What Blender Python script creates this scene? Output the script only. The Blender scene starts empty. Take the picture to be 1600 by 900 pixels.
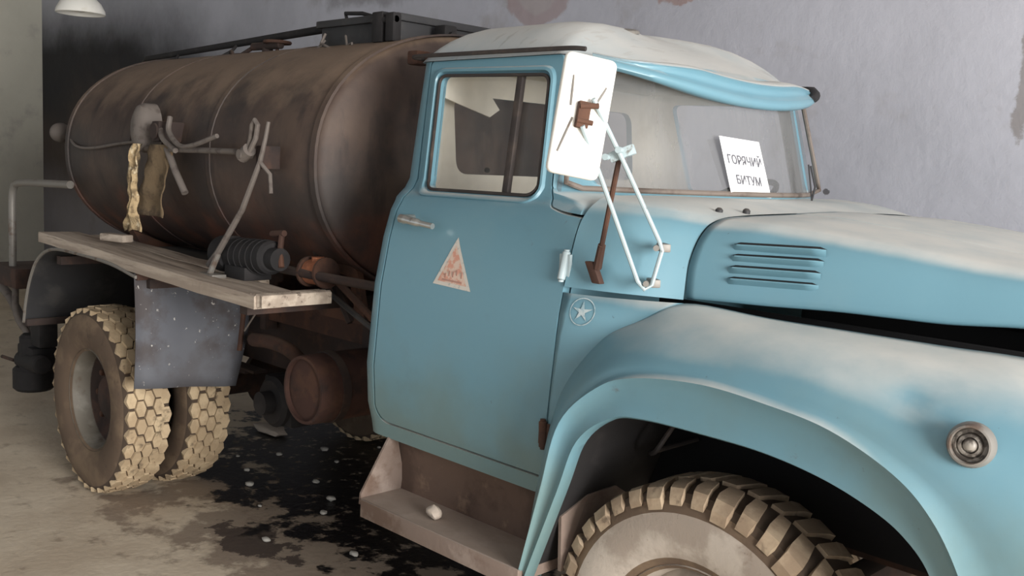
import bpy, bmesh, math, random
from mathutils import Vector, Matrix, noise
random.seed(7)
SC = bpy.context.scene
COL = SC.collection
PI = math.pi

# ------------------------------------------------------------------ camera
CAM_POS = Vector((1.478, -3.261, 1.870)); YAW, PITCH, ROLL, FOCAL = .785, .123, -.048, 1557.5
fw = Vector((-math.sin(YAW)*math.cos(PITCH), math.cos(YAW)*math.cos(PITCH), -math.sin(PITCH)))
r0 = Vector((math.cos(YAW), math.sin(YAW), 0)); d0 = fw.cross(r0)
rt = math.cos(ROLL)*r0 + math.sin(ROLL)*d0; dn = -math.sin(ROLL)*r0 + math.cos(ROLL)*d0
cam = bpy.data.cameras.new('camera'); cam.sensor_width = 36; cam.lens = FOCAL/1600*36
cam.clip_start = .05
co = bpy.data.objects.new('camera', cam); COL.objects.link(co)
M = Matrix((rt, -dn, -fw)).transposed().to_4x4(); M.translation = CAM_POS
co.matrix_world = M; SC.camera = co

# ------------------------------------------------------------------ light
wd = bpy.data.worlds.new('daylight'); SC.world = wd; wd.use_nodes = True
wd.node_tree.nodes['Background'].inputs[0].default_value = (.86, .93, 1.0, 1)
wd.node_tree.nodes['Background'].inputs[1].default_value = .62
def area(name, loc, target, sx, sy, power, col):
    l = bpy.data.lights.new(name, 'AREA'); l.shape = 'RECTANGLE'; l.size = sx; l.size_y = sy
    l.energy = power; l.color = col
    o = bpy.data.objects.new(name, l); COL.objects.link(o); o.location = loc
    o.rotation_euler = (Vector(target)-Vector(loc)).to_track_quat('-Z', 'Y').to_euler()
    return o
area('garage_doorway_daylight', (8.6, -2.9, 2.3), (-1.2, -.8, 1.0), 3.8, 3.4, 1430, (1, .975, .94))
SC.view_settings.view_transform = 'Standard'; SC.view_settings.look = 'None'
SC.view_settings.gamma = 1; SC.view_settings.use_curve_mapping = False
SC.view_settings.exposure = 0.0

# ------------------------------------------------------------------ materials
def S(r, g, b):
    def f(c):
        c /= 255
        return c/12.92 if c <= .04045 else ((c+.055)/1.055)**2.4
    return (f(r), f(g), f(b), 1)
class NT:
    def __init__(s, name):
        s.m = bpy.data.materials.new(name); s.m.use_nodes = True
        s.t = s.m.node_tree; s.n = s.t.nodes; s.b = s.n['Principled BSDF']; s.out = s.n['Material Output']
        s.pos = s.n.new('ShaderNodeNewGeometry')
    def L(s, a, b): s.t.links.new(a, b)
    def coord(s, stretch=(1, 1, 1), off=(0, 0, 0)):
        v = s.n.new('ShaderNodeMapping'); v.inputs['Scale'].default_value = stretch; v.inputs['Location'].default_value = off
        s.L(s.pos.outputs['Position'], v.inputs['Vector']); return v.outputs[0]
    def noise(s, scale, detail=6, rough=.6, stretch=(1, 1, 1), dist=0, off=(0, 0, 0)):
        t = s.n.new('ShaderNodeTexNoise'); t.inputs['Scale'].default_value = scale
        t.inputs['Detail'].default_value = detail; t.inputs['Roughness'].default_value = rough; t.inputs['Distortion'].default_value = dist
        s.L(s.coord(stretch, off), t.inputs['Vector']); return t.outputs['Fac']
    def ramp(s, v, lo, hi, a=0., b=1.):
        r = s.n.new('ShaderNodeMapRange'); r.interpolation_type = 'SMOOTHSTEP'
        r.inputs[1].default_value = lo; r.inputs[2].default_value = hi; r.inputs[3].default_value = a; r.inputs[4].default_value = b
        s.L(v, r.inputs[0]); return r.outputs[0]
    def math(s, op, a, b=None):
        m = s.n.new('ShaderNodeMath'); m.operation = op
        for i, x in enumerate((a, b)):
            if x is None: continue
            if isinstance(x, (int, float)): m.inputs[i].default_value = x
            else: s.L(x, m.inputs[i])
        return m.outputs[0]
    def mix(s, f, a, b):
        m = s.n.new('ShaderNodeMix'); m.data_type = 'RGBA'
        for i, x in ((0, f), (6, a), (7, b)):
            if isinstance(x, (int, float)): m.inputs[i].default_value = x
            elif isinstance(x, tuple): m.inputs[i].default_value = x
            else: s.L(x, m.inputs[i])
        return m.outputs[2]
    def sep(s, v):
        x = s.n.new('ShaderNodeSeparateXYZ'); s.L(v, x.inputs[0]); return x.outputs
    def bump(s, h, strength=.3, dist=.01):
        b = s.n.new('ShaderNodeBump'); b.inputs['Strength'].default_value = strength; b.inputs['Distance'].default_value = dist
        s.L(h, b.inputs['Height']); s.L(b.outputs[0], s.b.inputs['Normal'])
def pmat(name, base, rough=.6, metal=0., mixes=(), dust=None, low=None, bump=None, spec=.5, coat=0):
    k = NT(name); c = base
    for mx in mixes:
        col, scale, lo, hi, amt = mx[:5]; st = mx[5] if len(mx) > 5 else (1, 1, 1)
        f = k.ramp(k.noise(scale, stretch=st, off=(scale, 0, 3)), lo, hi, 0, amt)
        c = k.mix(f, c, col)
    if low:
        col, z0, z1, amt = low
        z = k.sep(k.pos.outputs['Position'])[2]
        zz = k.math('ADD', z, k.ramp(k.noise(3), .2, .8, -.2, .2))
        c = k.mix(k.ramp(zz, z0, z1, amt, 0), c, col)
    r = None
    if dust:
        col, lo, hi, amt = dust
        nz = k.sep(k.pos.outputs['Normal'])[2]
        nz = k.math('ADD', nz, k.ramp(k.noise(4, 5), .25, .75, -.05, .05))
        f = k.ramp(nz, lo, hi, 0, amt)
        c = k.mix(f, c, col)
        r = k.math('ADD', k.math('MULTIPLY', f, .5), rough)
    if isinstance(c, tuple): k.b.inputs['Base Color'].default_value = c
    else: k.L(c, k.b.inputs['Base Color'])
    if r is not None: k.L(r, k.b.inputs['Roughness'])
    else: k.b.inputs['Roughness'].default_value = rough
    k.b.inputs['Metallic'].default_value = metal; k.b.inputs['Specular IOR Level'].default_value = spec
    if coat: k.b.inputs['Coat Weight'].default_value = coat; k.b.inputs['Coat Roughness'].default_value = .15
    if bump: k.bump(k.noise(bump[0], 8), bump[1], bump[2])
    return k.m

DUST = S(218, 216, 209)
paint = pmat('blue_paint', S(106, 147, 162), .32, mixes=[(S(120, 152, 161), 2.2, .4, .75, .5), (S(100, 128, 138), 5, .58, .8, .4), (S(70, 70, 66), 38, .70, .76, .6), (S(96, 78, 62), 11, .70, .78, .55)],
             dust=(DUST, .68, 1.10, .95), low=(S(108, 128, 122), .75, 1.35, .7), bump=(60, .04, .003))
roofpaint = pmat('roof_paint', S(132, 154, 164), .5, mixes=[(S(172, 176, 176), 3, .35, .65, .8), (S(84, 86, 86), 9, .56, .64, .7, (3, .6, .35)), (S(110, 84, 66), 14, .66, .74, .5)],
                 dust=(S(200, 199, 194), .5, 1.0, .9), bump=(50, .06, .003))
cream = pmat('cream_interior', S(244, 238, 222), .7, mixes=[(S(190, 176, 150), 4, .5, .8, .5)])
darkrub = pmat('black_rubber', S(52, 46, 44), .7, mixes=[(S(120, 104, 92), 9, .5, .8, .4)])
sealmat = pmat('dusty_rubber_seal', S(120, 110, 102), .8, mixes=[(S(74, 62, 54), 7, .45, .65, .8)])
tyre = pmat('dusty_tyre', S(100, 83, 68), .9, mixes=[(S(132, 112, 90), 5, .45, .65, .7), (S(66, 54, 46), 9, .58, .75, .6)], bump=(60, .25, .004))
tyrelug = pmat('tyre_tread', S(154, 134, 112), .92, mixes=[(S(192, 172, 146), 8, .45, .65, .7), (S(66, 54, 44), 14, .58, .72, .7)], bump=(90, .3, .004))
tyrelugr = pmat('lit_dusty_tread', S(178, 156, 126), .92, mixes=[(S(214, 192, 158), 8, .45, .65, .7), (S(70, 57, 46), 12, .56, .70, .7)], bump=(90, .3, .004))  # dusty rear tread, tone raised to stand in for daylight the cab blocks
tyreside = pmat('grey_dusty_sidewall', S(160, 148, 136), .9, mixes=[(S(196, 186, 174), 5, .45, .6, .8), (S(104, 84, 66), 9, .6, .7, .6), (S(86, 72, 60), 60, .66, .72, .5)], bump=(80, .3, .004))
groove = pmat('tyre_groove', S(78, 65, 54), .95)
rimmat = pmat('rim_paint', S(118, 112, 102), .6, mixes=[(S(150, 146, 136), 5, .5, .65, .6), (S(84, 60, 46), 8, .56, .7, .7)])
rust = pmat('rust', S(72, 50, 41), .85, mixes=[(S(96, 64, 47), 6, .45, .6, .7), (S(42, 33, 30), 9, .55, .7, .7)], dust=(S(108, 88, 74), .4, 1, .5), bump=(50, .3, .004))
rustdark = pmat('dark_rusty_steel', S(54, 42, 38), .8, mixes=[(S(88, 62, 50), 6, .48, .65, .6), (S(32, 28, 28), 8, .55, .7, .6)], dust=(S(100, 86, 76), .4, 1, .5), bump=(50, .3, .004))
black = pmat('sooty_black', S(30, 28, 29), .8, mixes=[(S(52, 48, 48), 8, .5, .7, .6)])
blackpaint = pmat('faded_black_steel', S(48, 48, 50), .6, mixes=[(S(76, 74, 72), 6, .5, .7, .6)], dust=(S(104, 96, 88), .5, 1, .5))
deep = pmat('engine_bay_black', S(18, 17, 19), .9)
steel = pmat('grey_steel', S(128, 124, 118), .5, metal=.2, mixes=[(S(92, 70, 56), 12, .55, .66, .7)], bump=(70, .2, .002))
greypipe = pmat('dusty_grey_pipe', S(112, 104, 98), .7, mixes=[(S(66, 56, 51), 14, .5, .7, .7)], bump=(70, .2, .002))
chrome = pmat('dull_chrome', S(205, 205, 200), .3, metal=.85, mixes=[(S(110, 90, 76), 30, .58, .7, .7)])
rodpaint = pmat('pale_blue_rod', S(172, 188, 192), .5, mixes=[(S(90, 74, 62), 24, .58, .68, .8)])
white = pmat('white_enamel', S(244, 242, 234), .5, mixes=[(S(214, 204, 180), 7, .55, .75, .5)])
paper = pmat('white_paper', S(246, 246, 246), .8)
ink = pmat('faded_ink', S(104, 104, 110), .9)
wood = pmat('dusty_grey_planks', S(160, 146, 132), .9, mixes=[(S(196, 182, 166), 4, .42, .62, .8, (.4, 4, 4)), (S(84, 70, 62), 6, .56, .68, .7, (.3, 6, 6))], bump=(40, .4, .006))
rubbersheet = pmat('grey_rubber_sheet', S(96, 98, 105), .75, mixes=[(S(70, 60, 56), 3, .45, .6, .7), (S(206, 202, 196), 34, .655, .675, .8)], low=(S(104, 106, 112), .8, 1.0, .5))
stepmat = pmat('dusty_step', S(128, 112, 102), .9, mixes=[(S(96, 74, 60), 5, .5, .65, .7), (S(160, 146, 136), 7, .5, .65, .6)], dust=(S(158, 144, 132), .5, 1, .6), bump=(40, .3, .005))
sill = pmat('rusty_sill', S(104, 84, 72), .9, mixes=[(S(74, 58, 50), 4, .45, .6, .7), (S(140, 116, 96), 9, .58, .7, .6)], bump=(40, .3, .005))
ragmat = pmat('yellowed_rag', S(190, 166, 128), .95, mixes=[(S(96, 80, 60), 22, .45, .6, .7), (S(226, 210, 178), 28, .55, .66, .8)], bump=(90, .6, .01))
ragbrown = pmat('dirty_brown_cloth', S(118, 100, 76), .95, mixes=[(S(70, 58, 46), 14, .45, .6, .7)], bump=(70, .5, .01))
stone = pmat('plaster_stone', S(196, 182, 168), .95, bump=(80, .4, .004))
chip = pmat('floor_chip', S(176, 172, 164), .9)
decalw = pmat('decal_white', S(206, 200, 190), .7, mixes=[(S(150, 160, 160), 60, .55, .62, .6)])
decalr = pmat('decal_faded_red', S(204, 150, 130), .75, mixes=[(S(212, 196, 180), 40, .45, .58, .8)])
decald = pmat('decal_dark_strokes', S(176, 136, 122), .8)
emblemw = pmat('worn_white_emblem', S(172, 184, 186), .6, mixes=[(S(120, 152, 162), 60, .45, .6, .8)])
signalmat = pmat('dusty_lens', S(150, 144, 136), .4, mixes=[(S(56, 50, 46), 45, .42, .58, .85)])
seatmat = pmat('seat_leatherette', S(110, 96, 84), .7, mixes=[(S(140, 128, 112), 5, .5, .7, .6)])

def tankmat():
    k = NT('scorched_tank_steel')
    P = k.sep(k.pos.outputs['Position']); N = k.sep(k.pos.outputs['Normal'])
    c = k.mix(k.ramp(k.noise(2.2, 8), .35, .65), S(72, 58, 52), S(92, 76, 66))
    c = k.mix(k.ramp(k.noise(1.5, 8, off=(3, 1, 7)), .45, .62, 0, .85), c, S(54, 48, 46))
    c = k.mix(k.ramp(k.noise(9, 8, stretch=(1, 1, .25)), .52, .7, 0, .6), c, S(42, 36, 36))
    lo = k.ramp(k.math('ADD', P[2], k.ramp(k.noise(3), .2, .8, -.15, .15)), 1.45, 1.7, .75, 0)
    c = k.mix(lo, c, k.mix(k.ramp(k.noise(4), .4, .65), S(62, 44, 40), S(104, 62, 46)))
    du = k.ramp(k.math('ADD', N[2], k.ramp(k.noise(5, 8), .25, .75, -.2, .2)), .35, .95, 0, .85)
    c = k.mix(du, c, S(136, 116, 98))
    k.L(c, k.b.inputs['Base Color']); k.b.inputs['Roughness'].default_value = .62
    k.bump(k.noise(30, 8), .25, .006); return k.m
tankm = tankmat()
def glassmat(name, dust, col, lo=.35, hi=.7, stretch=(1, 1, 1)):
    k = NT(name); k.n.remove(k.b)
    tr = k.n.new('ShaderNodeBsdfTransparent'); df = k.n.new('ShaderNodeBsdfDiffuse'); gl = k.n.new('ShaderNodeBsdfGlossy')
    tl = k.n.new('ShaderNodeBsdfTranslucent')
    df.inputs[0].default_value = col; tl.inputs[0].default_value = col; gl.inputs['Roughness'].default_value = .08; gl.inputs[0].default_value = (.9, .95, 1, 1)
    f = k.ramp(k.noise(4, 5, stretch=stretch), lo, hi, dust[0], dust[1])
    m0 = k.n.new('ShaderNodeMixShader'); m0.inputs[0].default_value = .35; k.L(df.outputs[0], m0.inputs[1]); k.L(tl.outputs[0], m0.inputs[2])
    m1 = k.n.new('ShaderNodeMixShader'); k.L(f, m1.inputs[0]); k.L(tr.outputs[0], m1.inputs[1]); k.L(m0.outputs[0], m1.inputs[2])
    m2 = k.n.new('ShaderNodeMixShader'); m2.inputs[0].default_value = .06; k.L(m1.outputs[0], m2.inputs[1]); k.L(gl.outputs[0], m2.inputs[2])
    k.L(m2.outputs[0], k.out.inputs[0]); return k.m
wsglass = glassmat('dusty_windshield_glass', (.44, .60), S(160, 161, 162), .35, .65, (1.3, 1.3, .3))
doorglass = glassmat('lightly_dusty_glass', (.02, .09), S(190, 186, 176))

# ------------------------------------------------------------------ mesh helpers
WL = {}
def O(name, vf, mats, parent=None, smooth=True, ang=38, fidx=None, origin=None):
    v, f = vf
    v = [Vector(p) for p in v]
    if origin is None:
        lo = Vector([min(p[i] for p in v) for i in range(3)]); hi = Vector([max(p[i] for p in v) for i in range(3)])
        c = (lo+hi)/2
    else: c = Vector(origin)
    me = bpy.data.meshes.new(name); me.from_pydata([tuple(p-c) for p in v], [], f); me.validate()
    if not isinstance(mats, (list, tuple)): mats = [mats]
    for m in mats: me.materials.append(m)
    if fidx and len(fidx) == len(me.polygons): me.polygons.foreach_set('material_index', fidx)
    bm = bmesh.new(); bm.from_mesh(me); bmesh.ops.recalc_face_normals(bm, faces=bm.faces); bm.to_mesh(me); bm.free()
    if smooth:
        me.polygons.foreach_set('use_smooth', [True]*len(me.polygons)); me.set_sharp_from_angle(angle=math.radians(ang))
    me.update()
    return link(name, me, c, parent)
def link(name, me, c, parent):
    o = bpy.data.objects.new(name, me); COL.objects.link(o); c = Vector(c)
    if parent is not None:
        o.parent = parent; o.location = c - WL[parent.name]
    else: o.location = c
    WL[o.name] = c.copy(); return o
def empty(name, loc):
    o = bpy.data.objects.new(name, None); COL.objects.link(o); o.location = loc; o.empty_display_size = .1; WL[o.name] = Vector(loc); return o
def tag(o, label=None, cat=None, group=None, kind=None):
    if label: o['label'] = label
    if cat: o['category'] = cat
    if group: o['group'] = group
    if kind: o['kind'] = kind
    return o
def join(*parts):
    V, F = [], []
    for v, f in parts:
        n = len(V); V += [tuple(p) for p in v]; F += [tuple(i+n for i in q) for q in f]
    return V, F
def grid(rows, closed_u=False, closed_v=False):
    n, m = len(rows), len(rows[0]); V = [p for r in rows for p in r]; F = []
    for i in range(n if closed_u else n-1):
        for j in range(m if closed_v else m-1):
            a, b = i, (i+1) % n; c, d = j, (j+1) % m
            F.append((a*m+c, a*m+d, b*m+d, b*m+c))
    return V, F
def box(x0, x1, y0, y1, z0, z1, bev=.0):
    bm = bmesh.new(); bmesh.ops.create_cube(bm, size=1)
    for v in bm.verts:
        v.co = Vector((x0 if v.co.x < 0 else x1, y0 if v.co.y < 0 else y1, z0 if v.co.z < 0 else z1))
    if bev: bmesh.ops.bevel(bm, geom=list(bm.edges), offset=bev, segments=2, affect='EDGES', profile=.6)
    return out(bm)
def out(bm):
    bm.verts.index_update(); r = [v.co.copy() for v in bm.verts], [tuple(v.index for v in f.verts) for f in bm.faces]; bm.free(); return r
def xform(vf, M):
    return [M @ Vector(p) for p in vf[0]], vf[1]
def obox(c, ax, half, bev=0):
    """box with centre c, axes ax (3 vectors), half sizes"""
    v, f = box(-half[0], half[0], -half[1], half[1], -half[2], half[2], bev); c = Vector(c); ax = [Vector(a).normalized() for a in ax]
    return [c + ax[0]*p[0] + ax[1]*p[1] + ax[2]*p[2] for p in v], f
def tube(pts, r, n=10, closed=False, cap=True):
    pts = [Vector(p) for p in pts]; m = len(pts); rows = []; prev = None
    rr = r if isinstance(r, (list, tuple)) else [r]*m
    for i, p in enumerate(pts):
        a = pts[(i-1) % m] if (i > 0 or closed) else p; b = pts[(i+1) % m] if (i < m-1 or closed) else p
        t = (b-a).normalized()
        if prev is None:
            up = Vector((0, 0, 1)) if abs(t.z) < .9 else Vector((1, 0, 0)); u = t.cross(up).normalized()
        else:
            u = (prev - t*prev.dot(t)).normalized()
        prev = u; w = t.cross(u)
        rows.append([p + (u*math.cos(2*PI*k/n)+w*math.sin(2*PI*k/n))*rr[i] for k in range(n)])
    V, F = grid(rows, closed, True)
    if cap and not closed:
        F.append(tuple(range(n-1, -1, -1))); F.append(tuple(range((m-1)*n, m*n)))
    return V, F
def crv(P, n=8, closed=False):
    """Catmull-Rom through points"""
    P = [Vector(p) for p in P]; m = len(P); R = []
    for i in range(m if closed else m-1):
        p0 = P[(i-1) % m] if (i > 0 or closed) else P[i]*2-P[i+1]; p1 = P[i]; p2 = P[(i+1) % m]
        p3 = P[(i+2) % m] if (i < m-2 or closed) else p2*2-p1
        for k in range(n):
            t = k/n
            R.append(.5*((2*p1)+(p2-p0)*t+(2*p0-5*p1+4*p2-p3)*t*t+(3*p1-p0-3*p2+p3)*t**3))
    if not closed: R.append(P[-1])
    return R
def lathe(prof, c, axis='Y', n=48, closed_prof=False):
    """prof: (r, h) ; axis Y: revolve around the Y axis through c"""
    rows = []
    for k in range(n):
        a = 2*PI*k/n; row = []
        for r, h in prof:
            if axis == 'Y': row.append(Vector(c)+Vector((r*math.cos(a), h, r*math.sin(a))))
            elif axis == 'Z': row.append(Vector(c)+Vector((r*math.cos(a), r*math.sin(a), h)))
            else: row.append(Vector(c)+Vector((h, r*math.cos(a), r*math.sin(a))))
        rows.append(row)
    return grid(rows, True, closed_prof)
def rot_to(vf, c, d):
    """turn a shape built along +Z at origin to direction d at c"""
    q = Vector((0, 0, 1)).rotation_difference(Vector(d).normalized()); c = Vector(c)
    return [c + q @ Vector(p) for p in vf[0]], vf[1]
def cyl(a, b, r, n=20, bev=.0):
    a, b = Vector(a), Vector(b); L = (b-a).length
    prof = [(1e-4, 0), (r-bev, 0), (r, bev), (r, L-bev), (r-bev, L), (1e-4, L)] if bev else [(1e-4, 0), (r, 0), (r, L), (1e-4, L)]
    return rot_to(lathe(prof, (0, 0, 0), 'Z', n), a, b-a)
def prism(poly, axis, a, b):
    """poly 2D; axis 'Y': (x,z) extruded y a..b ; 'X': (y,z) ; 'Z': (x,y)"""
    def P(q, h):
        return {'Y': (q[0], h, q[1]), 'X': (h, q[0], q[1]), 'Z': (q[0], q[1], h)}[axis]
    n = len(poly); V = [P(q, a) for q in poly]+[P(q, b) for q in poly]
    F = [tuple(range(n-1, -1, -1)), tuple(range(n, 2*n))]+[(i, (i+1) % n, n+(i+1) % n, n+i) for i in range(n)]
    return V, F
def roundpoly(pts, rads, n=6):
    R = []; m = len(pts)
    for i in range(m):
        p = Vector(pts[i]); a = Vector(pts[i-1]); b = Vector(pts[(i+1) % m]); r = rads[i] if isinstance(rads, (list, tuple)) else rads
        if r <= 0: R.append(tuple(p)); continue
        d1 = (a-p).normalized(); d2 = (b-p).normalized()
        s = p+d1*r; e = p+d2*r
        for k in range(n+1):
            t = k/n; q = s*(1-t)**2+p*2*t*(1-t)+e*t*t; R.append((q.x, q.y))
    return R
def lerp_tab(tab, z):
    if z <= tab[0][0]: return tab[0][1:]
    for a, b in zip(tab, tab[1:]):
        if z <= b[0]:
            t = (z-a[0])/(b[0]-a[0]); return tuple(p+(q-p)*t for p, q in zip(a[1:], b[1:]))
    return tab[-1][1:]
def tmp(name, vf, mats=()):
    me = bpy.data.meshes.new(name); me.from_pydata([tuple(p) for p in vf[0]], [], vf[1])
    bm = bmesh.new(); bm.from_mesh(me); bmesh.ops.recalc_face_normals(bm, faces=bm.faces); bm.to_mesh(me); bm.free()
    for m in mats: me.materials.append(m)
    o = bpy.data.objects.new(name, me); COL.objects.link(o); return o
def boolean(src, ops):
    """src object, ops [(op, cutter)] -> new mesh in world coordinates"""
    for op, c in ops:
        md = src.modifiers.new('b', 'BOOLEAN'); md.operation = op; md.object = c; md.solver = 'EXACT'
    dg = bpy.context.evaluated_depsgraph_get(); dg.update()
    me = bpy.data.meshes.new_from_object(src.evaluated_get(dg))
    src.modifiers.clear(); return me
def kill(*os):
    for o in os:
        me = o.data; bpy.data.objects.remove(o); bpy.data.meshes.remove(me)
def from_mesh(name, me, parent, ang=35):
    me.name = name
    vs = [v.co for v in me.vertices]
    c = (Vector([min(p[i] for p in vs) for i in range(3)])+Vector([max(p[i] for p in vs) for i in range(3)]))/2
    me.transform(Matrix.Translation(-c))
    me.polygons.foreach_set('use_smooth', [True]*len(me.polygons)); me.set_sharp_from_angle(angle=math.radians(ang))
    return link(name, me, c, parent)
def mirror(vf): return [(p[0], -p[1], p[2]) for p in vf[0]], [tuple(reversed(f)) for f in vf[1]]

# ------------------------------------------------------------------ the room
def floormat():
    k = NT('concrete_floor'); P = k.sep(k.pos.outputs['Position'])
    c = k.mix(k.ramp(k.noise(1.6, 8), .35, .65), S(198, 182, 160), S(220, 206, 184))
    c = k.mix(k.ramp(k.noise(7, 8), .56, .72, 0, .6), c, S(136, 118, 100))
    def spot(cx, cy, rx, ry, warp, ns, lo, hi):
        dx = k.math('DIVIDE', k.math('SUBTRACT', P[0], cx), rx); dy = k.math('DIVIDE', k.math('SUBTRACT', P[1], cy), ry)
        d = k.math('SQRT', k.math('ADD', k.math('MULTIPLY', dx, dx), k.math('MULTIPLY', dy, dy)))
        d = k.math('ADD', d, k.ramp(k.noise(ns, 8, .65), .25, .75, -warp, warp))
        return k.ramp(d, lo, hi, 1, 0)
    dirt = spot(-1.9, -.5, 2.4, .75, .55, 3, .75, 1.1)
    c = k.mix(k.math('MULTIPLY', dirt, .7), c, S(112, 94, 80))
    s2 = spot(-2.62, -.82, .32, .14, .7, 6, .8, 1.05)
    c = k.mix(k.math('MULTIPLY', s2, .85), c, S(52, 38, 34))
    oil_shade = spot(-2.85, .45, 1.95, 1.13, .36, 3.2, .88, 1.0)  # real oil stain, widened so its black also paints shade under the truck
    crumbs = k.ramp(k.noise(12, 8, .7, off=(2, 2, 2)), .56, .64, 1, .25)
    oil_shade = k.math('MULTIPLY', oil_shade, crumbs)
    c = k.mix(oil_shade, c, S(24, 21, 22))
    k.L(c, k.b.inputs['Base Color']); k.L(k.ramp(oil_shade, 0, 1, .9, .42), k.b.inputs['Roughness'])
    k.bump(k.noise(22, 8), .35, .012); return k.m
def wallmat(name, base, patches=True):
    k = NT(name); P = k.sep(k.pos.outputs['Position'])
    c = k.mix(k.ramp(k.noise(.9, 8), .35, .68), base, tuple(x*.87 for x in base[:3])+(1,))
    c = k.mix(k.ramp(k.noise(2.6, 8, off=(5, 0, 1)), .56, .75, 0, .5), c, S(150, 144, 142))
    c = k.mix(k.ramp(k.noise(5, 8, off=(1, 4, 2)), .68, .78, 0, .5), c, S(134, 122, 110))
    def spot(cx, cz, rx, rz, warp, ns, lo, hi):
        dx = k.math('DIVIDE', k.math('SUBTRACT', P[0], cx), rx); dz = k.math('DIVIDE', k.math('SUBTRACT', P[2], cz), rz)
        d = k.math('SQRT', k.math('ADD', k.math('MULTIPLY', dx, dx), k.math('MULTIPLY', dz, dz)))
        d = k.math('ADD', d, k.ramp(k.noise(ns, 8, .65), .25, .75, -warp, warp))
        return k.ramp(d, lo, hi, 1, 0)
    if patches:  # dark and tinted patches, the near-black one fading out from the left corner
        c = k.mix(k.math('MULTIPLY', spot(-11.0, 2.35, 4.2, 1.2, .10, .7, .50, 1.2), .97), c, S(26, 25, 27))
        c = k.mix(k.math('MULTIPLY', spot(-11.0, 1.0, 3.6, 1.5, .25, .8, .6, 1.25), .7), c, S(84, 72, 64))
        c = k.mix(k.math('MULTIPLY', spot(-4.9, 3.2, 1.1, .16, .4, 2.5, .5, 1.1), .55), c, S(104, 100, 100))
        ring = spot(-3.27, 2.98, .30, .20, .12, 5, .88, 1.0)
        c = k.mix(k.math('MULTIPLY', ring, .55), c, S(150, 122, 116))
        c = k.mix(k.math('MULTIPLY', spot(-3.27, 2.99, .20, .13, .12, 5, .8, 1.0), .5), c, S(172, 168, 168))
        c = k.mix(k.math('MULTIPLY', spot(-2.12, 2.88, .14, .05, .4, 8, .7, 1.0), .6), c, S(150, 112, 96))
        c = k.mix(k.math('MULTIPLY', spot(-.17, 2.5, .035, .5, .7, 6, .6, 1.0), .6), c, S(118, 108, 98))
        c = k.mix(k.math('MULTIPLY', spot(-1.09, 1.806, .02, .02, .4, 30, .7, 1.0), .8), c, S(70, 66, 66))
    k.L(c, k.b.inputs['Base Color']); k.b.inputs['Roughness'].default_value = .9
    k.bump(k.noise(9, 10), .25, .02); return k.m
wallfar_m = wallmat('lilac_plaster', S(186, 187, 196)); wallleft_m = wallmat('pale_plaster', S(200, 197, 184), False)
ceil_m = pmat('whitewashed_ceiling', S(176, 174, 176), .9)
XL, YF, ZC = -12.1, 1.6, 4.0
for nm, b, m in (('floor', box(XL-.2, 7.5, -7.5, YF+.2, -.12, 0), floormat()),
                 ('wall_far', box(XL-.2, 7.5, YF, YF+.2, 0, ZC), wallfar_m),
                 ('wall_left', box(XL-.2, XL, -7.5, YF, 0, ZC), wallleft_m),
                 ('ceiling', box(XL-.2, 7.5, -7.5, YF+.2, ZC, ZC+.15), ceil_m)):
    tag(O(nm, b, m, smooth=False), kind='structure')

# ------------------------------------------------------------------ the truck
T = empty('tanker_truck', (-1.9, 0, 0))
tag(T, 'old light blue lorry with a scorched brown bitumen tank behind its cab', 'truck')

# --- cab shell: horizontal sections
HW = [(.80, .985), (.88, 1.0), (.95, 1.02), (1.1, 1.03), (1.4, 1.005), (1.58, .97), (1.68, .94), (1.73, .908), (1.765, .862), (1.80, .838), (2.25, .735), (2.30, .725)]
XRT = [(.8, -1.57), (1.7, -1.57), (1.76, -1.585), (2.27, -1.64)]
def hw(z): return lerp_tab(HW, z)[0]
FR = [(.80, -.57, .10), (1.70, -.57, .12), (1.76, -.60, .16), (1.785, -.76, .26), (1.80, -.775, .27), (2.208, -.838, .253), (2.25, -.852, .195), (2.3, -.852, .195)]
def section(z, h=None, off=0, ns=22, nc=9, nr=14, nf=40):
    h = (hw(z) if h is None else h)-off; xf, b = lerp_tab(FR, z); xf -= off*.3; rc = .10; xr = lerp_tab(XRT, z)[0]+off; P = []
    for i in range(ns): P.append((xf+(xr+rc-xf)*i/ns, -h))
    for i in range(nc): a = PI/2*i/nc; P.append((xr+rc-rc*math.sin(a), -h+rc-rc*math.cos(a)))
    for i in range(nr): P.append((xr, -h+rc+(2*h-2*rc)*i/nr))
    for i in range(nc): a = PI/2*i/nc; P.append((xr+rc-rc*math.cos(a), h-rc+rc*math.sin(a)))
    for i in range(ns): P.append((xr+rc+(xf-xr-rc)*i/ns, h))
    for i in range(nf): y = h-2*h*i/nf; P.append((xf+b*(1-(y/h)**2), y))
    return [Vector((x, y, z)) for x, y in P]
zs = [.83, .86, .88, .91, .95, 1.02, 1.1, 1.2, 1.3, 1.4, 1.5, 1.58, 1.64, 1.68, 1.71, 1.73, 1.75, 1.765, 1.785, 1.80, 1.9, 2.0, 2.1, 2.2, 2.248]
rows = [section(z) for z in zs]
rowi = [section(z, off=.032) for z in zs]
NP = len(rows[0])
def shell_mesh():
    V, F = grid(rows, False, True); n0 = len(F); Vi, Fi = grid(rowi, False, True); k = len(V)
    F = F+[tuple(reversed([i+k for i in f])) for f in Fi]
    idx = [0]*n0+[1]*n0
    m = len(zs)-1
    for j in range(NP):
        a, b = j, (j+1) % NP
        F.append((a, k+a, k+b, b)[::-1]); idx.append(0)
        F.append((m*NP+a, m*NP+b, k+m*NP+b, k+m*NP+a)[::-1]); idx.append(0)
    return V+Vi, F, idx
V, F, idx = shell_mesh()
shell = tmp('shell', (V, F), (paint, cream)); shell.data.polygons.foreach_set('material_index', idx)
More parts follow.
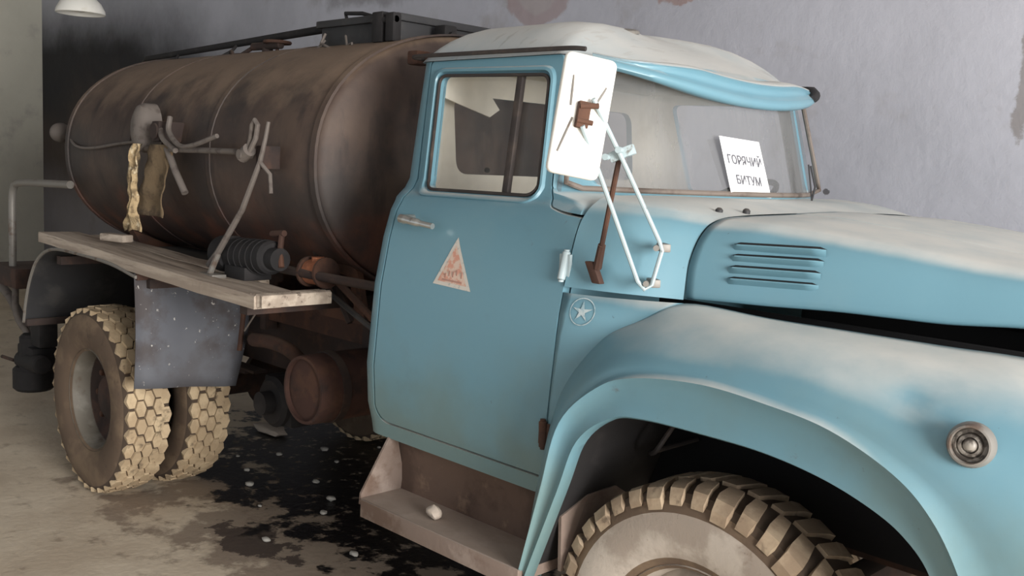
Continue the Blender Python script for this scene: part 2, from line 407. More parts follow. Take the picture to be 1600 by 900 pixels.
def door_poly(g):
    return roundpoly([(-1.455-g, .895-g), (-1.465-g, 1.755), (-1.54-g, 2.252+g), (-.850+g, 2.252+g), (-.785+g, 1.80), (-.735+g, 1.74+g*.3), (-.66, 1.722+g), (-.572+g, 1.715+g), (-.572+g, .895-g)],
                     [.07, .05, .03, .03, .02, .02, .03, .012, .02])
WIN = roundpoly([(-1.400, 1.765), (-1.468, 2.192), (-.893, 2.180), (-.833, 1.77)], [.05, .04, .04, .05])
c_door = tmp('cd', prism(door_poly(0), 'Y', -1.4, -.5)); c_gap = tmp('cg', prism(door_poly(.0085), 'Y', -1.4, -.5))
c_win = tmp('cw', prism(WIN, 'Y', -1.4, 1.4))
WS = roundpoly([(-.718, 1.803), (-.788, 2.205), (.3, 2.205), (.3, 1.803)], [.07, .05, 0, 0])
c_ws = tmp('cs', prism(WS, 'Y', -1.4, 1.4))
c_rw = tmp('cr', prism(roundpoly([(-.57, 1.822), (.57, 1.822), (.57, 2.14), (-.57, 2.14)], .06), 'X', -1.8, -1.3))
me = boolean(shell, [('DIFFERENCE', c_gap), ('DIFFERENCE', c_win), ('DIFFERENCE', c_ws), ('DIFFERENCE', c_rw)])
cab = from_mesh('cab_body', me, T); tag(cab, 'pale blue cab shell with cream inside')
me = boolean(shell, [('INTERSECT', c_door), ('DIFFERENCE', c_win)])
door = from_mesh('door', me, T); tag(door, 'blue cab door with rounded window')
kill(shell, c_door, c_gap, c_win, c_ws, c_rw)
# pressed frame round the door window, seal, divider, glass
def yside(z, o=0): return -hw(z)-o
wl = [(p[0], yside(p[1], .004), p[1]) for p in WIN]
O('window_seal', tube(wl, .0065, 8, closed=True), darkrub, door)
g = [(p[0], yside(p[1], -.02), p[1]) for p in WIN]
O('window_pane', ([Vector(p) for p in g]+[Vector(p)+Vector((0, .005, 0)) for p in g],
  [tuple(range(len(g))), tuple(range(2*len(g)-1, len(g)-1, -1))]+[(i, (i+1) % len(g), len(g)+(i+1) % len(g), len(g)+i) for i in range(len(g))]), doorglass, door, smooth=False)
O('window_divider', join(obox((-1.017, yside(1.975, -.008), 1.978), ((-.045, .23*.41, .41), (1, 0, .1), (0, 1, -.23)), (.215, .014, .010), .003)), darkrub, door)
# raised pressing around the window
wo = roundpoly([(-1.438, 1.738), (-1.51, 2.225), (-.866, 2.214), (-.803, 1.742)], [.07, .06, .06, .07], 6)
wi = roundpoly([(-1.400-.008, 1.765-.008), (-1.468-.008, 2.192+.008), (-.893+.008, 2.180+.008), (-.833+.008, 1.77-.008)], [.05, .04, .04, .05], 6)
prs = [[Vector((a[0]+(b[0]-a[0])*t, yside(a[1]+(b[1]-a[1])*t, hgt), a[1]+(b[1]-a[1])*t)) for a, b in zip(wo, wi)] for t, hgt in ((0, -.004), (.3, .012), (.7, .014), (1, -.002), (1, -.02))]
O('window_frame', grid(prs, False, True), paint, door)
# handle
hy = -hw(1.65)
O('door_handle', join(cyl((-1.365, hy+.01, 1.655), (-1.365, hy-.045, 1.655), .018, 16, .004),
                      tube(crv([(-1.372, hy-.045, 1.657), (-1.33, hy-.052, 1.655), (-1.26, hy-.05, 1.648), (-1.195, hy-.045, 1.642)]), [.017]*8+[.015]*8+[.011]*9, 10)), chrome, door)
for z0, z1 in ((1.525, 1.612), (1.0, 1.085)):
    O('hinge', join(cyl((-.577, -hw(z0)-.012, z0), (-.577, -hw(z1)-.012, z1), .013, 14, .003), obox((-.577, -hw((z0+z1)/2)-.003, (z0+z1)/2), ((1, 0, 0), (0, 1, 0), (0, 0, 1)), (.022, .006, (z1-z0)/2-.008), .002),
      cyl((-.577, -hw(z0)-.012, z0-.006), (-.577, -hw(z0)-.012, z0), .009, 12), cyl((-.577, -hw(z1)-.012, z1), (-.577, -hw(z1)-.012, z1+.006), .009, 12)), rodpaint if z0 > 1.3 else rust, door)
# warning triangle decal
def onside(x, z, o): return Vector((x, -hw(z)-o, z))
tri = [(-1.092, 1.612), (-1.178, 1.444), (-.980, 1.437)]; cx, cz = sum(p[0] for p in tri)/3, sum(p[1] for p in tri)/3
def trimesh(s, o, n=8):
    A, B, C = [(cx+(p[0]-cx)*s, cz+(p[1]-cz)*s) for p in tri]; V = []; ix = {}
    for i in range(n+1):
        for j in range(n+1-i):
            a, b = i/n, j/n; c = 1-a-b; ix[i, j] = len(V); V.append(onside(A[0]*a+B[0]*b+C[0]*c, A[1]*a+B[1]*b+C[1]*c, o))
    F = []
    for i in range(n):
        for j in range(n-i):
            F.append((ix[i, j], ix[i+1, j], ix[i, j+1]))
            if j < n-i-1: F.append((ix[i+1, j], ix[i+1, j+1], ix[i, j+1]))
    return V, F
d = O('warning_triangle', trimesh(1, .0012), decalw, door); tag(d, 'faded pink and white triangular sticker')
O('triangle_field', trimesh(.76, .0018), decalr, door)
strokes = []
for x, z, h in ((-1.118, 1.475, .022), (-1.100, 1.482, .028), (-1.080, 1.480, .03), (-1.062, 1.487, .03), (-1.036, 1.48, .036)):
    strokes.append(obox(onside(x, z, .0022), ((1, 0, 0), (0, 1, 0), (.15, 0, 1)), (.0035, .0006, h/2)))
strokes.append(obox(onside(-1.08, 1.462, .0022), ((1, 0, -.02), (0, 1, 0), (0, 0, 1)), (.05, .0006, .003)))
tag(O('triangle_marks', join(*strokes), decald, door), kind='stuff')

# --- roof, gutter, visor
ctr = Vector((-1.13, 0, 0)); rr = []
base = section(2.262, h=.752)
def roofp(p):
    w = min(1, max(0, (p.x+1.08)/.44)); w = w*w*(3-2*w); return 5.5-4.25*w
for r_ in [1, .994, .982, .962, .93, .88, .81, .72, .6, .46, .3, .14]:
    rr.append([Vector((ctr.x+(p.x-ctr.x)*r_, p.y*r_, 2.248+.170*(1-r_**roofp(p)))) for p in base])
V, F = grid(rr, False, True); V = list(V); V.append(Vector((ctr.x, 0, 2.419))); n = len(rr)-1
F += [(n*NP+j, n*NP+(j+1) % NP, len(V)-1) for j in range(NP)]
roof = O('cab_roof', (V, F), roofpaint, T, ang=60); tag(roof, 'dusty rounded cab roof with scuffed sides')
gp = [(-.74, -.752, 2.258), (-.80, -.764, 2.262), (-1.0, -.768, 2.264), (-1.3, -.768, 2.266), (-1.55, -.766, 2.268), (-1.635, -.75, 2.268), (-1.66, -.68, 2.268)]
for s in (1, -1):
    O('rain_gutter', tube([(x, y*s, z) for x, y, z in crv(gp, 6)], .008, 8), darkrub, roof)
O('roof_marker_lamp', rot_to(lathe([(.05, 0), (.045, .010), (.03, .016), (1e-4, .018)], (0, 0, 0), 'Z', 20), (-1.02, -.2, 2.392), (.1, -.1, 1)), steel, roof)
# visor: a rolled lip that overhangs the glass
YV = .705
def vlip(y):
    q = abs(y)/YV; return Vector((-.54-.09*q**2-.12*q**5, y, 2.126+.092*q**2))
vprof = [(.20, .060), (.15, .096), (.10, .104), (.06, .098), (.034, .090), (.018, .082), (.014, .076), (.022, .068), (.026, .054), (.018, .041), (.002, .030), (-.008, .016), (-.008, .002), (.004, -.010), (.05, -.006), (.10, .012), (.15, .05)]
rows_v = []
for i in range(57):
    y = -YV+2*YV*i/56; p = vlip(y); e = .004; t_ = (vlip(y+e)-vlip(y-e)); t_.z = 0; t_.normalize(); nin = Vector((-t_.y, t_.x, 0))
    if nin.x > 0: nin = -nin
    q = min(1, (1-abs(y)/YV)/.60); q = q*q*(3-2*q); hs_ = .38+.62*q; ws_ = .35+.65*q
    rows_v.append([p+nin*(d_*(ws_ if d_ > .02 else 1))+Vector((0, 0, dz*(hs_ if dz > .05 else .75+.25*q))) for d_, dz in vprof])
V, F = grid(rows_v, False, True); m = len(vprof); F.append(tuple(range(m))); F.append(tuple(range(56*m+m-1, 56*m-1, -1)))
vis = O('windshield_visor', (V, F), [paint, roofpaint], T, ang=50, fidx=[(1 if (q % m) < 5 and q < 56*m else 0) for q in range(len(F))]); tag(vis, 'overhanging blue sun peak above the windshield')
O('visor_end_shade', tube([vlip(y)+Vector((.002, .002, .022)) for y in (.50, .55, .60, .65, .69)], [.012, .022, .028, .030, .026], 12), black, vis)  # black sleeve painting the shade on the far end of the visor

# --- windshield
def wsrow(z, off, y0=-1, n=60):
    h = hw(z)-off; xf, b = lerp_tab(FR, z); xf -= off*.3; lim = -.725-(z-1.8)*.16; P = []
    P.append(Vector((lim-.02, -h, z)))
    for i in range(n+1):
        y = -h+2*h*i/n; P.append(Vector((xf+b*(1-(y/h)**2), y, z)))
    P.append(Vector((lim-.02, h, z))); return P
ws = O('windshield', grid([wsrow(z, .014) for z in [1.79, 1.85, 1.9, 2.0, 2.1, 2.16, 2.225]]), wsglass, T, ang=80); tag(ws, 'hazy dust covered wraparound windshield')
def front(y, z, o=0):
    h = hw(z); xf, b = lerp_tab(FR, z); return Vector((xf+b*(1-(y/h)**2)+o, y, z))
seal = []
h = hw(1.80)
bot = [front(-h+2*h*i/40, 1.803, .004) for i in range(41)]; h = hw(2.205)
top = [front(h-2*h*i/40, 2.205, .004) for i in range(41)]
sl = [Vector((-.728, -hw(1.87)-.002, 1.87)), Vector((-.72, -hw(1.82)-.002, 1.822)), Vector((-.66, -hw(1.80)+.012, 1.803))]
path = [Vector((-.785, -hw(2.18)-.002, 2.18)), sl[0], sl[1]]+bot[2:-2]+[Vector((p.x, -p.y, p.z)) for p in (sl[1], sl[0])]+[Vector((-.785, hw(2.18)+.002, 2.18))]+top[2:-2]
O('windshield_seal', tube(path, .010, 8, closed=True), sealmat, ws)
# wiper sticking out beyond the far edge of the glass
b_ = Vector((-.47, .31, 1.765))
O('wiper', join(cyl(b_-Vector((0, 0, .03)), b_+Vector((.01, 0, .012)), .013, 12), tube([b_, b_+Vector((.012, .004, .075)), b_+Vector((-.012, 0, .155))], .004, 6), tube([b_+Vector((.004, 0, .02)), b_+Vector((-.004, .0, .07)), b_+Vector((-.022, 0, .16))], .003, 6)), blackpaint, ws)

# --- cab interior
O('cab_floor', box(-1.53, -.6, -.93, .93, .98, 1.0), darkrub, cab, smooth=False)
seat = O('bench_seat', join(box(-1.45, -1.0, -.8, .8, 1.18, 1.40, .05), obox((-1.44, 0, 1.50), ((1, 0, -.18), (0, 1, 0), (.18, 0, 1)), (.06, .8, .20), .05), box(-1.42, -1.03, -.76, .76, 1.0, 1.18, .01)), seatmat, T)
O('dashboard', prism(roundpoly([(-.80, 1.66), (-.80, 1.48), (-.62, 1.45), (-.60, 1.765)], [.05, .02, .01, .02]), 'Y', -.84, .84), blackpaint, T)
swc = Vector((-.92, .42, 1.74)); swn = Vector((-.5, 0, .87)).normalized(); su = Vector((0, 1, 0)); sv = swn.cross(su)
ring = [swc+(su*math.cos(2*PI*i/40)+sv*math.sin(2*PI*i/40))*.22 for i in range(40)]
O('steering_wheel', join(tube(ring, .013, 8, closed=True), tube([swc-su*.21, swc-swn*.02, swc+su*.21], .010, 8), tube([swc-sv*.21, swc-swn*.02], .010, 8), cyl(swc-swn*.55, swc, .02, 12)), blackpaint, T)
fl_ = [(-.72, 2.215), (-.547, 2.236), (-.404, 2.088), (-.456, 2.056), (-.712, 2.117)]
O('torn_headlining', prism(fl_, 'X', -1.505, -1.497), cream, T, smooth=False)
O('headlining', prism([(-.70, 2.235), (.70, 2.235), (.70, 2.245), (-.70, 2.245)], 'X', -1.58, -.9), cream, T, smooth=False)

# --- paper notice behind the windshield (not fixed to anything but the glass)
pc = [Vector((-.565, -.240, 2.006)), Vector((-.558, .012, 1.996)), Vector((-.525, .074, 1.792)), Vector((-.532, -.186, 1.805))]
e1 = (pc[1]-pc[0]); e2 = (pc[3]-pc[0]); pn = e2.cross(e1).normalized()
if pn.x < 0: pn = -pn
cc = sum(pc, Vector())/4
ud = (pc[1]-pc[0]+pc[2]-pc[3]).normalized(); vd = (pc[0]-pc[3]+pc[1]-pc[2]); 
pn = ud.cross(vd).normalized()
if pn.x < 0: pn = -pn
pc = [p-pn*(p-cc).dot(pn) for p in pc]
psh = Vector((.024, -.004, 0))
notice = O('paper_notice', ([p+psh for p in pc]+[p+psh-pn*.001 for p in pc], [(0, 1, 2, 3), (7, 6, 5, 4), (0, 4, 5, 1), (1, 5, 6, 2), (2, 6, 7, 3), (3, 7, 4, 0)]), paper, None, smooth=False)
tag(notice, 'white paper notice with two printed words on the dusty windshield', 'notice')
def text(name, s, size, M, mat, parent):
    c = bpy.data.curves.new(name, 'FONT'); c.body = s; c.size = size; c.offset = .0008; c.align_x = 'CENTER'; c.align_y = 'CENTER'
    o = bpy.data.objects.new(name, c); COL.objects.link(o)
    dg = bpy.context.evaluated_depsgraph_get(); me = bpy.data.meshes.new_from_object(o.evaluated_get(dg)); bpy.data.objects.remove(o)
    me.transform(M); me.materials.clear(); me.materials.append(mat); c0 = M.translation.copy(); me.transform(Matrix.Translation(-c0)); me.name = name
    return link(name, me, c0, parent)
vdn = vd.normalized()
for s, off in (('ГОРЯЧИЙ', .022), ('БИТУМ', -.052)):
    Mt = Matrix(((ud.x, vdn.x, pn.x, 0), (ud.y, vdn.y, pn.y, 0), (ud.z, vdn.z, pn.z, 0), (0, 0, 0, 1))); Mt.translation = cc+psh+vdn*off+pn*.002+ud*.002
    text('lettering', s, .046, Mt, ink, notice)

# --- cowl
cA = [(-.99, 1.505), (-.97, 1.58), (-.94, 1.68), (-.908, 1.73), (-.862, 1.765), (-.79, 1.786), (-.5, 1.79), (0, 1.79)]
cM = [(-.955, 1.505), (-.94, 1.58), (-.915, 1.67), (-.885, 1.72), (-.84, 1.752), (-.76, 1.772), (-.48, 1.78), (0, 1.782)]
cB = [(-.815, 1.495), (-.806, 1.59), (-.79, 1.665), (-.755, 1.714), (-.70, 1.735), (-.62, 1.745), (-.4, 1.752), (0, 1.757)]
def sect(pts, x):
    c = crv([(x, y, z) for y, z in pts], 4); return c+[Vector((p.x, -p.y, p.z)) for p in reversed(c[:-1])]
crow = crv([Vector((0, 0, 0))]*2, 1)
sA, sM, sB = sect(cA, -.565), sect(cM, -.40), sect(cB, -.243)
for i, p in enumerate(sB):
    f_ = max(0, (p.z-1.60)/.15); p.x += .03*min(1, f_)
cols = [crv([a, m_, b], 8) for a, m_, b in zip(sA, sM, sB)]
cowl = O('cowl', grid(cols), paint, T, ang=50)
for x, y in ((-.27, -.62), (-.235, -.52)):
    O('washer_nozzle', rot_to(lathe([(.012, 0), (.012, .01), (.006, .016), (1e-4, .017)], (0, 0, 0), 'Z', 12), (x, y, 1.752), (.1, 0, 1)), blackpaint, cowl)

# --- hood
hs = [(-.237, .81, 1.497, 1.757), (-.1, .79, 1.502, 1.754), (.015, .77, 1.505, 1.748), (.194, .74, 1.513, 1.730), (.35, .71, 1.514, 1.712), (.481, .683, 1.515, 1.695), (.655, .65, 1.528, 1.676), (.85, .61, 1.532, 1.652), (1.0, .575, 1.51, 1.60), (1.09, .55, 1.46, 1.52), (1.11, .545, 1.40, 1.42)]
def hoodsec(x, w, zl, zt):
    H = zt-zl
    pts = [(-w+.012, zl-.0), (-w, zl+.012), (-w*.997, zl+.35*H), (-w*.985, zl+.60*H), (-w*.955, zl+.78*H), (-w*.90, zl+.89*H), (-w*.80, zl+.945*H), (-.31, zl+.978*H), (-.27, zl+.984*H), (-.235, zl+.996*H), (0, zt+.004)]
    P = [Vector((x+(.035*min(1, max(0, (z-zl)/H-.4)/.6) if x < 0 else 0), y, z)) for y, z in pts]
    C = []
    for i in range(len(P)-1):
        n_ = 4
        p0 = P[max(i-1, 0)]; p3 = P[min(i+2, len(P)-1)]
        for k in range(n_):
            t = k/n_; C.append(.5*((2*P[i])+(P[i+1]-p0)*t+(2*p0-5*P[i]+4*P[i+1]-p3)*t*t+(3*P[i]-p0-3*P[i+1]+p3)*t**3))
    C.append(P[-1]); return C+[Vector((p.x, -p.y, p.z)) for p in reversed(C[:-1])]
secs = [hoodsec(*q) for q in hs]
cols = [crv([s_[j] for s_ in secs], 5) for j in range(len(secs[0]))]
Vh, Fh = grid(cols)
hood = O('hood', (Vh, Fh), paint, T, ang=60); tag(hood, 'blue alligator hood with dusty top, slightly raised')
md = hood.modifiers.new('thick', 'SOLIDIFY'); md.thickness = .012; md.offset = -1
# louvres pressed into the hood side
for i, (z0, x0, x1) in enumerate(((1.672, -.108, .158), (1.640, -.109, .157), (1.607, -.110, .155), (1.574, -.112, .152))):
    n_ = 14; rws = []
    for k in range(n_+1):
        t = k/n_; x = x0+(x1-x0)*t; zz = z0+.008*t; yy = -(.812-.19*(x+.237)/1.1*1.0) - .0005
        yy = -(.805-.19*(x+.1)/.95) if False else -(.79-.172*(x+.1)) + (.012 if z0 > 1.66 else (.006 if z0 > 1.63 else 0))
        e = min(1, min(t, 1-t)/.07)**.6
        rws.append([Vector((x, yy+.004, zz-.020)), Vector((x, yy-.008*e, zz-.010)), Vector((x, yy-.016*e, zz-.001)), Vector((x, yy-.014*e, zz+.002*e)), Vector((x, yy+.006, zz+.007*e))])
    V, F = grid(rws); O('louvre', (V, F), [paint, deep], hood, fidx=[(1 if (q % 4) == 3 else 0) for q in range(len(F))])

# --- engine bay between hood and fenders
O('engine_block', join(box(-.15, .85, -.30, .30, 1.0, 1.48, .04), box(0, .6, -.2, .2, 1.48, 1.58, .03)), deep, T)
for s in (1, -1):
    O('inner_wing', join(box(-.52, 1.06, s*.58-.012, s*.58+.012, .82, 1.46)), deep, T, smooth=False)

# --- front fenders
FA = [(-.60, -1.01, .55), (-.585, -1.012, .89), (-.548, -.995, 1.18), (-.425, -.978, 1.355), (-.31, -.915, 1.435), (-.222, -.83, 1.488), (.04, -.80, 1.479), (.25, -.772, 1.475), (.50, -.742, 1.471), (.70, -.72, 1.470), (.92, -.70, 1.45), (1.06, -.70, 1.36), (1.10, -.70, 1.1), (1.10, -.70, .72)]
FB = [(-.60, -1.07, .55), (-.56, -1.07, .888), (-.505, -1.05, 1.17), (-.36, -1.045, 1.335), (-.24, -1.00, 1.415), (-.06, -.965, 1.455), (.13, -.95, 1.462), (.34, -.94, 1.455), (.56, -.935, 1.44), (.76, -.93, 1.415), (.97, -.93, 1.35), (1.09, -.93, 1.2), (1.12, -.93, 1.0), (1.11, -.93, .72)]
FB2 = [(-.595, -1.10, .55), (-.53, -1.10, .888), (-.465, -1.095, 1.15), (-.325, -1.095, 1.305), (-.185, -1.085, 1.37), (.01, -1.075, 1.395), (.21, -1.075, 1.40), (.39, -1.075, 1.385), (.57, -1.078, 1.345), (.73, -1.08, 1.30), (.90, -1.08, 1.20), (.98, -1.07, 1.05), (1.0, -1.07, .9), (1.0, -1.07, .65)]
FC = [(-.585, -1.125, .55), (-.495, -1.125, .893), (-.43, -1.125, 1.125), (-.285, -1.13, 1.262), (-.145, -1.138, 1.314), (.06, -1.14, 1.336), (.248, -1.14, 1.324), (.418, -1.14, 1.298), (.577, -1.14, 1.233), (.669, -1.14, 1.157), (.735, -1.135, 1.05), (.78, -1.125, .92), (.80, -1.12, .72), (.81, -1.12, .58)]
FD = [(-.572, -1.12, .55), (-.435, -1.122, .905), (-.37, -1.118, 1.08), (-.258, -1.115, 1.172), (-.143, -1.115, 1.197), (.065, -1.115, 1.2), (.235, -1.115, 1.195), (.39, -1.115, 1.172), (.515, -1.115, 1.134), (.60, -1.115, 1.09), (.665, -1.115, 1.022), (.71, -1.11, .90), (.74, -1.10, .72), (.75, -1.10, .58)]
def fender():
    L = [crv(r, 7) for r in (FA, FB, FB2, FC, FD)]; rws = []
    n_ = len(L[0])
    for i in range(n_):
        a, b, b2, c, d_ = [l[i] for l in L]
        row = crv([a, b, b2, c], 7)
        for q_, o_ in ((-4, .002), (-3, .006), (-2, .007), (-1, -.006)): row[q_] = row[q_]+Vector((0, o_, 0))
        row += [c.lerp(d_, t) + Vector((0, .012*math.sin(PI*t)-(.004 if t < .1 else 0), 0)) for t in (.06, .16, .3, .5, .7, .88, 1)]
        row += [d_+Vector((0, .012, -.006)), d_+Vector((0, .05, -.004)), d_+Vector((0, .055, .006))]
        rws.append(row)
    # a few knocks in the sheet metal
    for row in rws:
        for p in row:
            for (cx_, cy_, cz_, r_, dep) in ((.56, -1.05, 1.375, .055, .014), (.64, -1.06, 1.36, .03, .010), (.735, -1.07, 1.40, .04, .006), (.02, -.9, 1.46, .05, .004)):
                d2 = (p-Vector((cx_, cy_, cz_))).length
                if d2 < r_*2: p.y += dep*math.exp(-(d2/r_)**2*1.6); 
    V, F = grid(rws)
    # flat rear panel carrying the emblem
    pr = []
    for k in range(15):
        z = .56+(1.487-.56)*k/14
        xm = lerp_tab([(.5, -.60), (.88, -.545), (1.18, -.49), (1.36, -.37), (1.44, -.27), (1.50, -.218)], z)[0]
        tp = max(0, (z-1.2)/.3)
        row = []
        for j in range(11):
            x = -.567+(xm+.567)*j/10 if z > .8 else -.61+(xm+.61)*j/10
            u = max(0, (x+.567)/.345); y = -hw(max(z, .88))+tp*(.17*u**1.7)
            row.append(Vector((x, y, z)))
        pr.append(row)
    return join((V, F), grid(pr))
fm = fender()
fen = O('front_fender', fm, paint, T, ang=45); tag(fen, 'flowing blue front fender with bright wheel arch crease')
fen2 = O('front_fender', mirror(fm), paint, T, ang=45)
for o in (fen, fen2):
    md = o.modifiers.new('thick', 'SOLIDIFY'); md.thickness = .006; md.offset = -1
# star emblem in a ring on the rear panel of the near fender
ec = Vector((-.487, 0, 1.437)); er = .042
def emb(x, z, o=.002): 
    u = max(0, (x+.567)/.345); tp = max(0, (z-1.2)/.3); return Vector((x, -hw(z)+tp*.17*u**1.7-o, z))
def flat(poly2, o=.0025): return [emb(ec.x+p[0], ec.z+p[1], o) for p in poly2]
ro = [(er*math.cos(2*PI*i/40), er*math.sin(2*PI*i/40)) for i in range(40)]; ri = [(p[0]*.93, p[1]*.93) for p in ro]
em = O('star_emblem', grid([flat(ro), flat(ri)], False, True), emblemw, fen); tag(em, 'thin white star in a ring')
st = []
for i in range(10):
    r_ = er*(.80 if i % 2 == 0 else .24); a = PI/2+i*PI/5; st.append((r_*math.cos(a), r_*math.sin(a)))
V = flat(st)+[emb(ec.x, ec.z, .0025)]
O('star', (V, [(i, (i+1) % 10, 10) for i in range(10)]), emblemw, fen)
# turn signal
sc_ = Vector((.712, -1.082, 1.322)); sn = Vector((.18, -1, .12)).normalized()
sg = O('turn_signal', rot_to(lathe([(.050, -.01), (.050, .004), (.047, .018), (.043, .026), (.039, .027), (.037, .020), (.037, .004)], (0, 0, 0), 'Z', 36), sc_, sn), steel, T); tag(sg, 'round dusty side turn signal')
O('lens', rot_to(lathe([(.038, .004), (.036, .012), (.029, .015), (.027, .010), (.024, .016), (.018, .018), (.016, .011), (.013, .018), (.008, .022), (1e-4, .023)], (0, 0, 0), 'Z', 36), sc_, sn), signalmat, sg)

# --- front end, just beyond the frame
grl = O('radiator_grille', join(box(1.06, 1.085, -.70, .70, .72, 1.40, .008), box(1.06, 1.12, -.66, .66, 1.36, 1.42, .015), box(1.06, 1.12, -.66, .66, .72, .78, .015)), paint, T)
for i in range(9): O('grille_slat', box(1.08, 1.11, -.64, .64, .82+i*.058, .845+i*.058, .006), rodpaint, grl)
O('front_bumper', prism(roundpoly([(1.26, -1.15), (1.40, -1.05), (1.42, 0), (1.40, 1.05), (1.26, 1.15), (1.22, 1.13), (1.34, 1.0), (1.36, 0), (1.34, -1.0), (1.22, -1.13)], .02), 'Z', .50, .72), rodpaint, T)
for s in (1, -1):
    hd = O('headlight', lathe([(.12, -.05), (.13, .0), (.125, .03), (.11, .035), (.105, .02)], (1.12, s*.86, 1.02), 'X', 32), chrome, T)
    O('headlight_lens', lathe([(.11, .015), (.09, .03), (.05, .04), (1e-4, .043)], (1.12, s*.86, 1.02), 'X', 32), signalmat, hd)
    O('bumper_bracket', box(.9, 1.3, s*.42-.03, s*.42+.03, .56, .70, .005), rustdark, T)

# --- mirror on its bent rods
mu_n = Vector((.86, -.50, .08)).normalized(); mr = Vector((-.50*-1, .86, 0)).normalized()   # across the plate, to the right seen from outside
mup = mu_n.cross(mr).normalized()
if mup.z < 0: mup = -mup
ca = math.radians(-8.5); r2 = mr*math.cos(ca)+mup*math.sin(ca); u2 = -mr*math.sin(ca)+mup*math.cos(ca)
mc = Vector((-.300, -1.25, 2.006))
def plate(w, h, rad, n_, th):
    pl = roundpoly([(-w, -h), (w, -h), (w, h), (-w, h)], rad, 6)
    r_ = []
    for sc1, d_ in ((1, -th), (1, 0), (.96, .006), (.86, .010), (.3, .013)):
        r_.append([mc+r2*(p[0]*sc1 if sc1 > .9 else p[0]*sc1)+u2*(p[1]*(1-(1-sc1)*.5))+n_*d_ for p in pl])
    V, F = grid(r_, False, True); k = len(pl); F.append(tuple(range(k))); F.append(tuple(range(4*k+k-1, 4*k-1, -1))); return V, F
mir = O('side_mirror', plate(.073, .162, .022, mu_n, .010), white, T, ang=50); tag(mir, 'white backed rectangular wing mirror tilted on rods')
def mp(a, b, d_=.014): return mc+r2*a+u2*b+mu_n*d_
for a, b, c, d_ in ((-.045, .10, -.040, .02), (.05, .085, .028, .035), (-.055, -.105, -.030, -.01)):
    O('pressed_rib', tube([mp(a, b, .009), mp((a+c)/2, (b+d_)/2, .012), mp(c, d_, .011)], .0035, 6), steel, mir)
O('adjusting_screw', rot_to(lathe([(.009, 0), (.009, .003), (.006, .004), (.006, .002), (1e-4, .002)], (0, 0, 0), 'Z', 14), mp(0, -.115, .008), mu_n), steel, mir)
O('pivot_bracket', join(obox(mp(-.005, .0, .02), (r2, u2, mu_n), (.017, .035, .012), .004), cyl(mp(-.02, .02, .03), mp(.03, .03, .03), .008, 12), cyl(mp(-.022, -.018, .03), mp(.022, -.018, .03), .007, 12)), rust, mir)
ta = mp(.012, .045, .034); tb = mp(-.005, -.03, .032)
loop = [ta, Vector((-.262, -1.10, 1.878)), Vector((-.248, -.945, 1.672)), Vector((-.244, -.935, 1.645)), Vector((-.258, -.955, 1.545)), Vector((-.275, -.965, 1.530)), Vector((-.287, -.985, 1.555)), Vector((-.290, -1.14, 1.80)), tb]
O('mirror_rod', tube(loop, .0065, 8), rodpaint, mir)
for p in ((-.262, -.905, 1.652), (-.275, -.925, 1.548)):
    O('rod_clamp', join(obox(Vector(p), ((.6, .8, 0), (.8, -.6, 0), (0, 0, 1)), (.014, .03, .012), .004), cyl(Vector(p)+Vector((.0, -.035, 0)), Vector(p)+Vector((.012, -.05, 0)), .009, 10)), steel, mir)
br0 = Vector((-.283, -1.105, 1.903)); br1 = Vector((-.445, -.985, 1.55))
O('brace_rod', join(tube([br0, br0.lerp(br1, .75)], .008, 8), tube([br0.lerp(br1, .72), br0.lerp(br1, .92)], [.012, .014], 8), obox(br1+Vector((0, -.006, .012)), ((1, 0, 0), (0, 1, 0), (-.35, -.2, 1)), (.016, .012, .035), .004)), rust, mir)
O('brace_clamp', join(obox(br0+Vector((.01, -.0, .012)), ((.8, .45, .4), (-.4, .9, 0), (-.3, -.2, .9)), (.035, .012, .014), .003), cyl(br0+Vector((.02, -.02, .02)), br0+Vector((.03, -.045, .02)), .009, 10), cyl(br0+Vector((-.018, -.03, 0)), br0+Vector((-.01, -.05, 0)), .009, 10)), rodpaint, mir)

# --- sill and running board
sl_ = [[Vector((x, y, z)) for x in (-1.42, -1.2, -.9, -.6)] for y, z in ((-.985, .90), (-.95, .84), (-.93, .76), (-.925, .66), (-.93, .62))]
O('door_sill', grid(sl_), sill, T)
rb = O('running_board', join(prism(roundpoly([(-1.405, -1.13), (-.56, -1.13), (-.56, -.90), (-1.405, -.90)], [.04, .02, .0, .0]), 'Z', .59, .625), box(-1.375, -.56, -1.137, -1.125, .565, .63, .004)), stepmat, T); tag(rb, 'dust covered steel running board')
for x, yb in ((-1.41, -1.118),):
    O('board_gusset', prism([(-.90, .60), (yb, .60), (yb+.003, .64), (-.995, .83 if x < -1 else .86), (-.96, .86)], 'X', x, x+.010), stepmat, rb, smooth=False)
for x in (-1.3, -.75): O('board_bracket', tube([(x, -1.05, .58), (x, -.8, .60), (x, -.45, .80)], .02, 8), rustdark, rb)
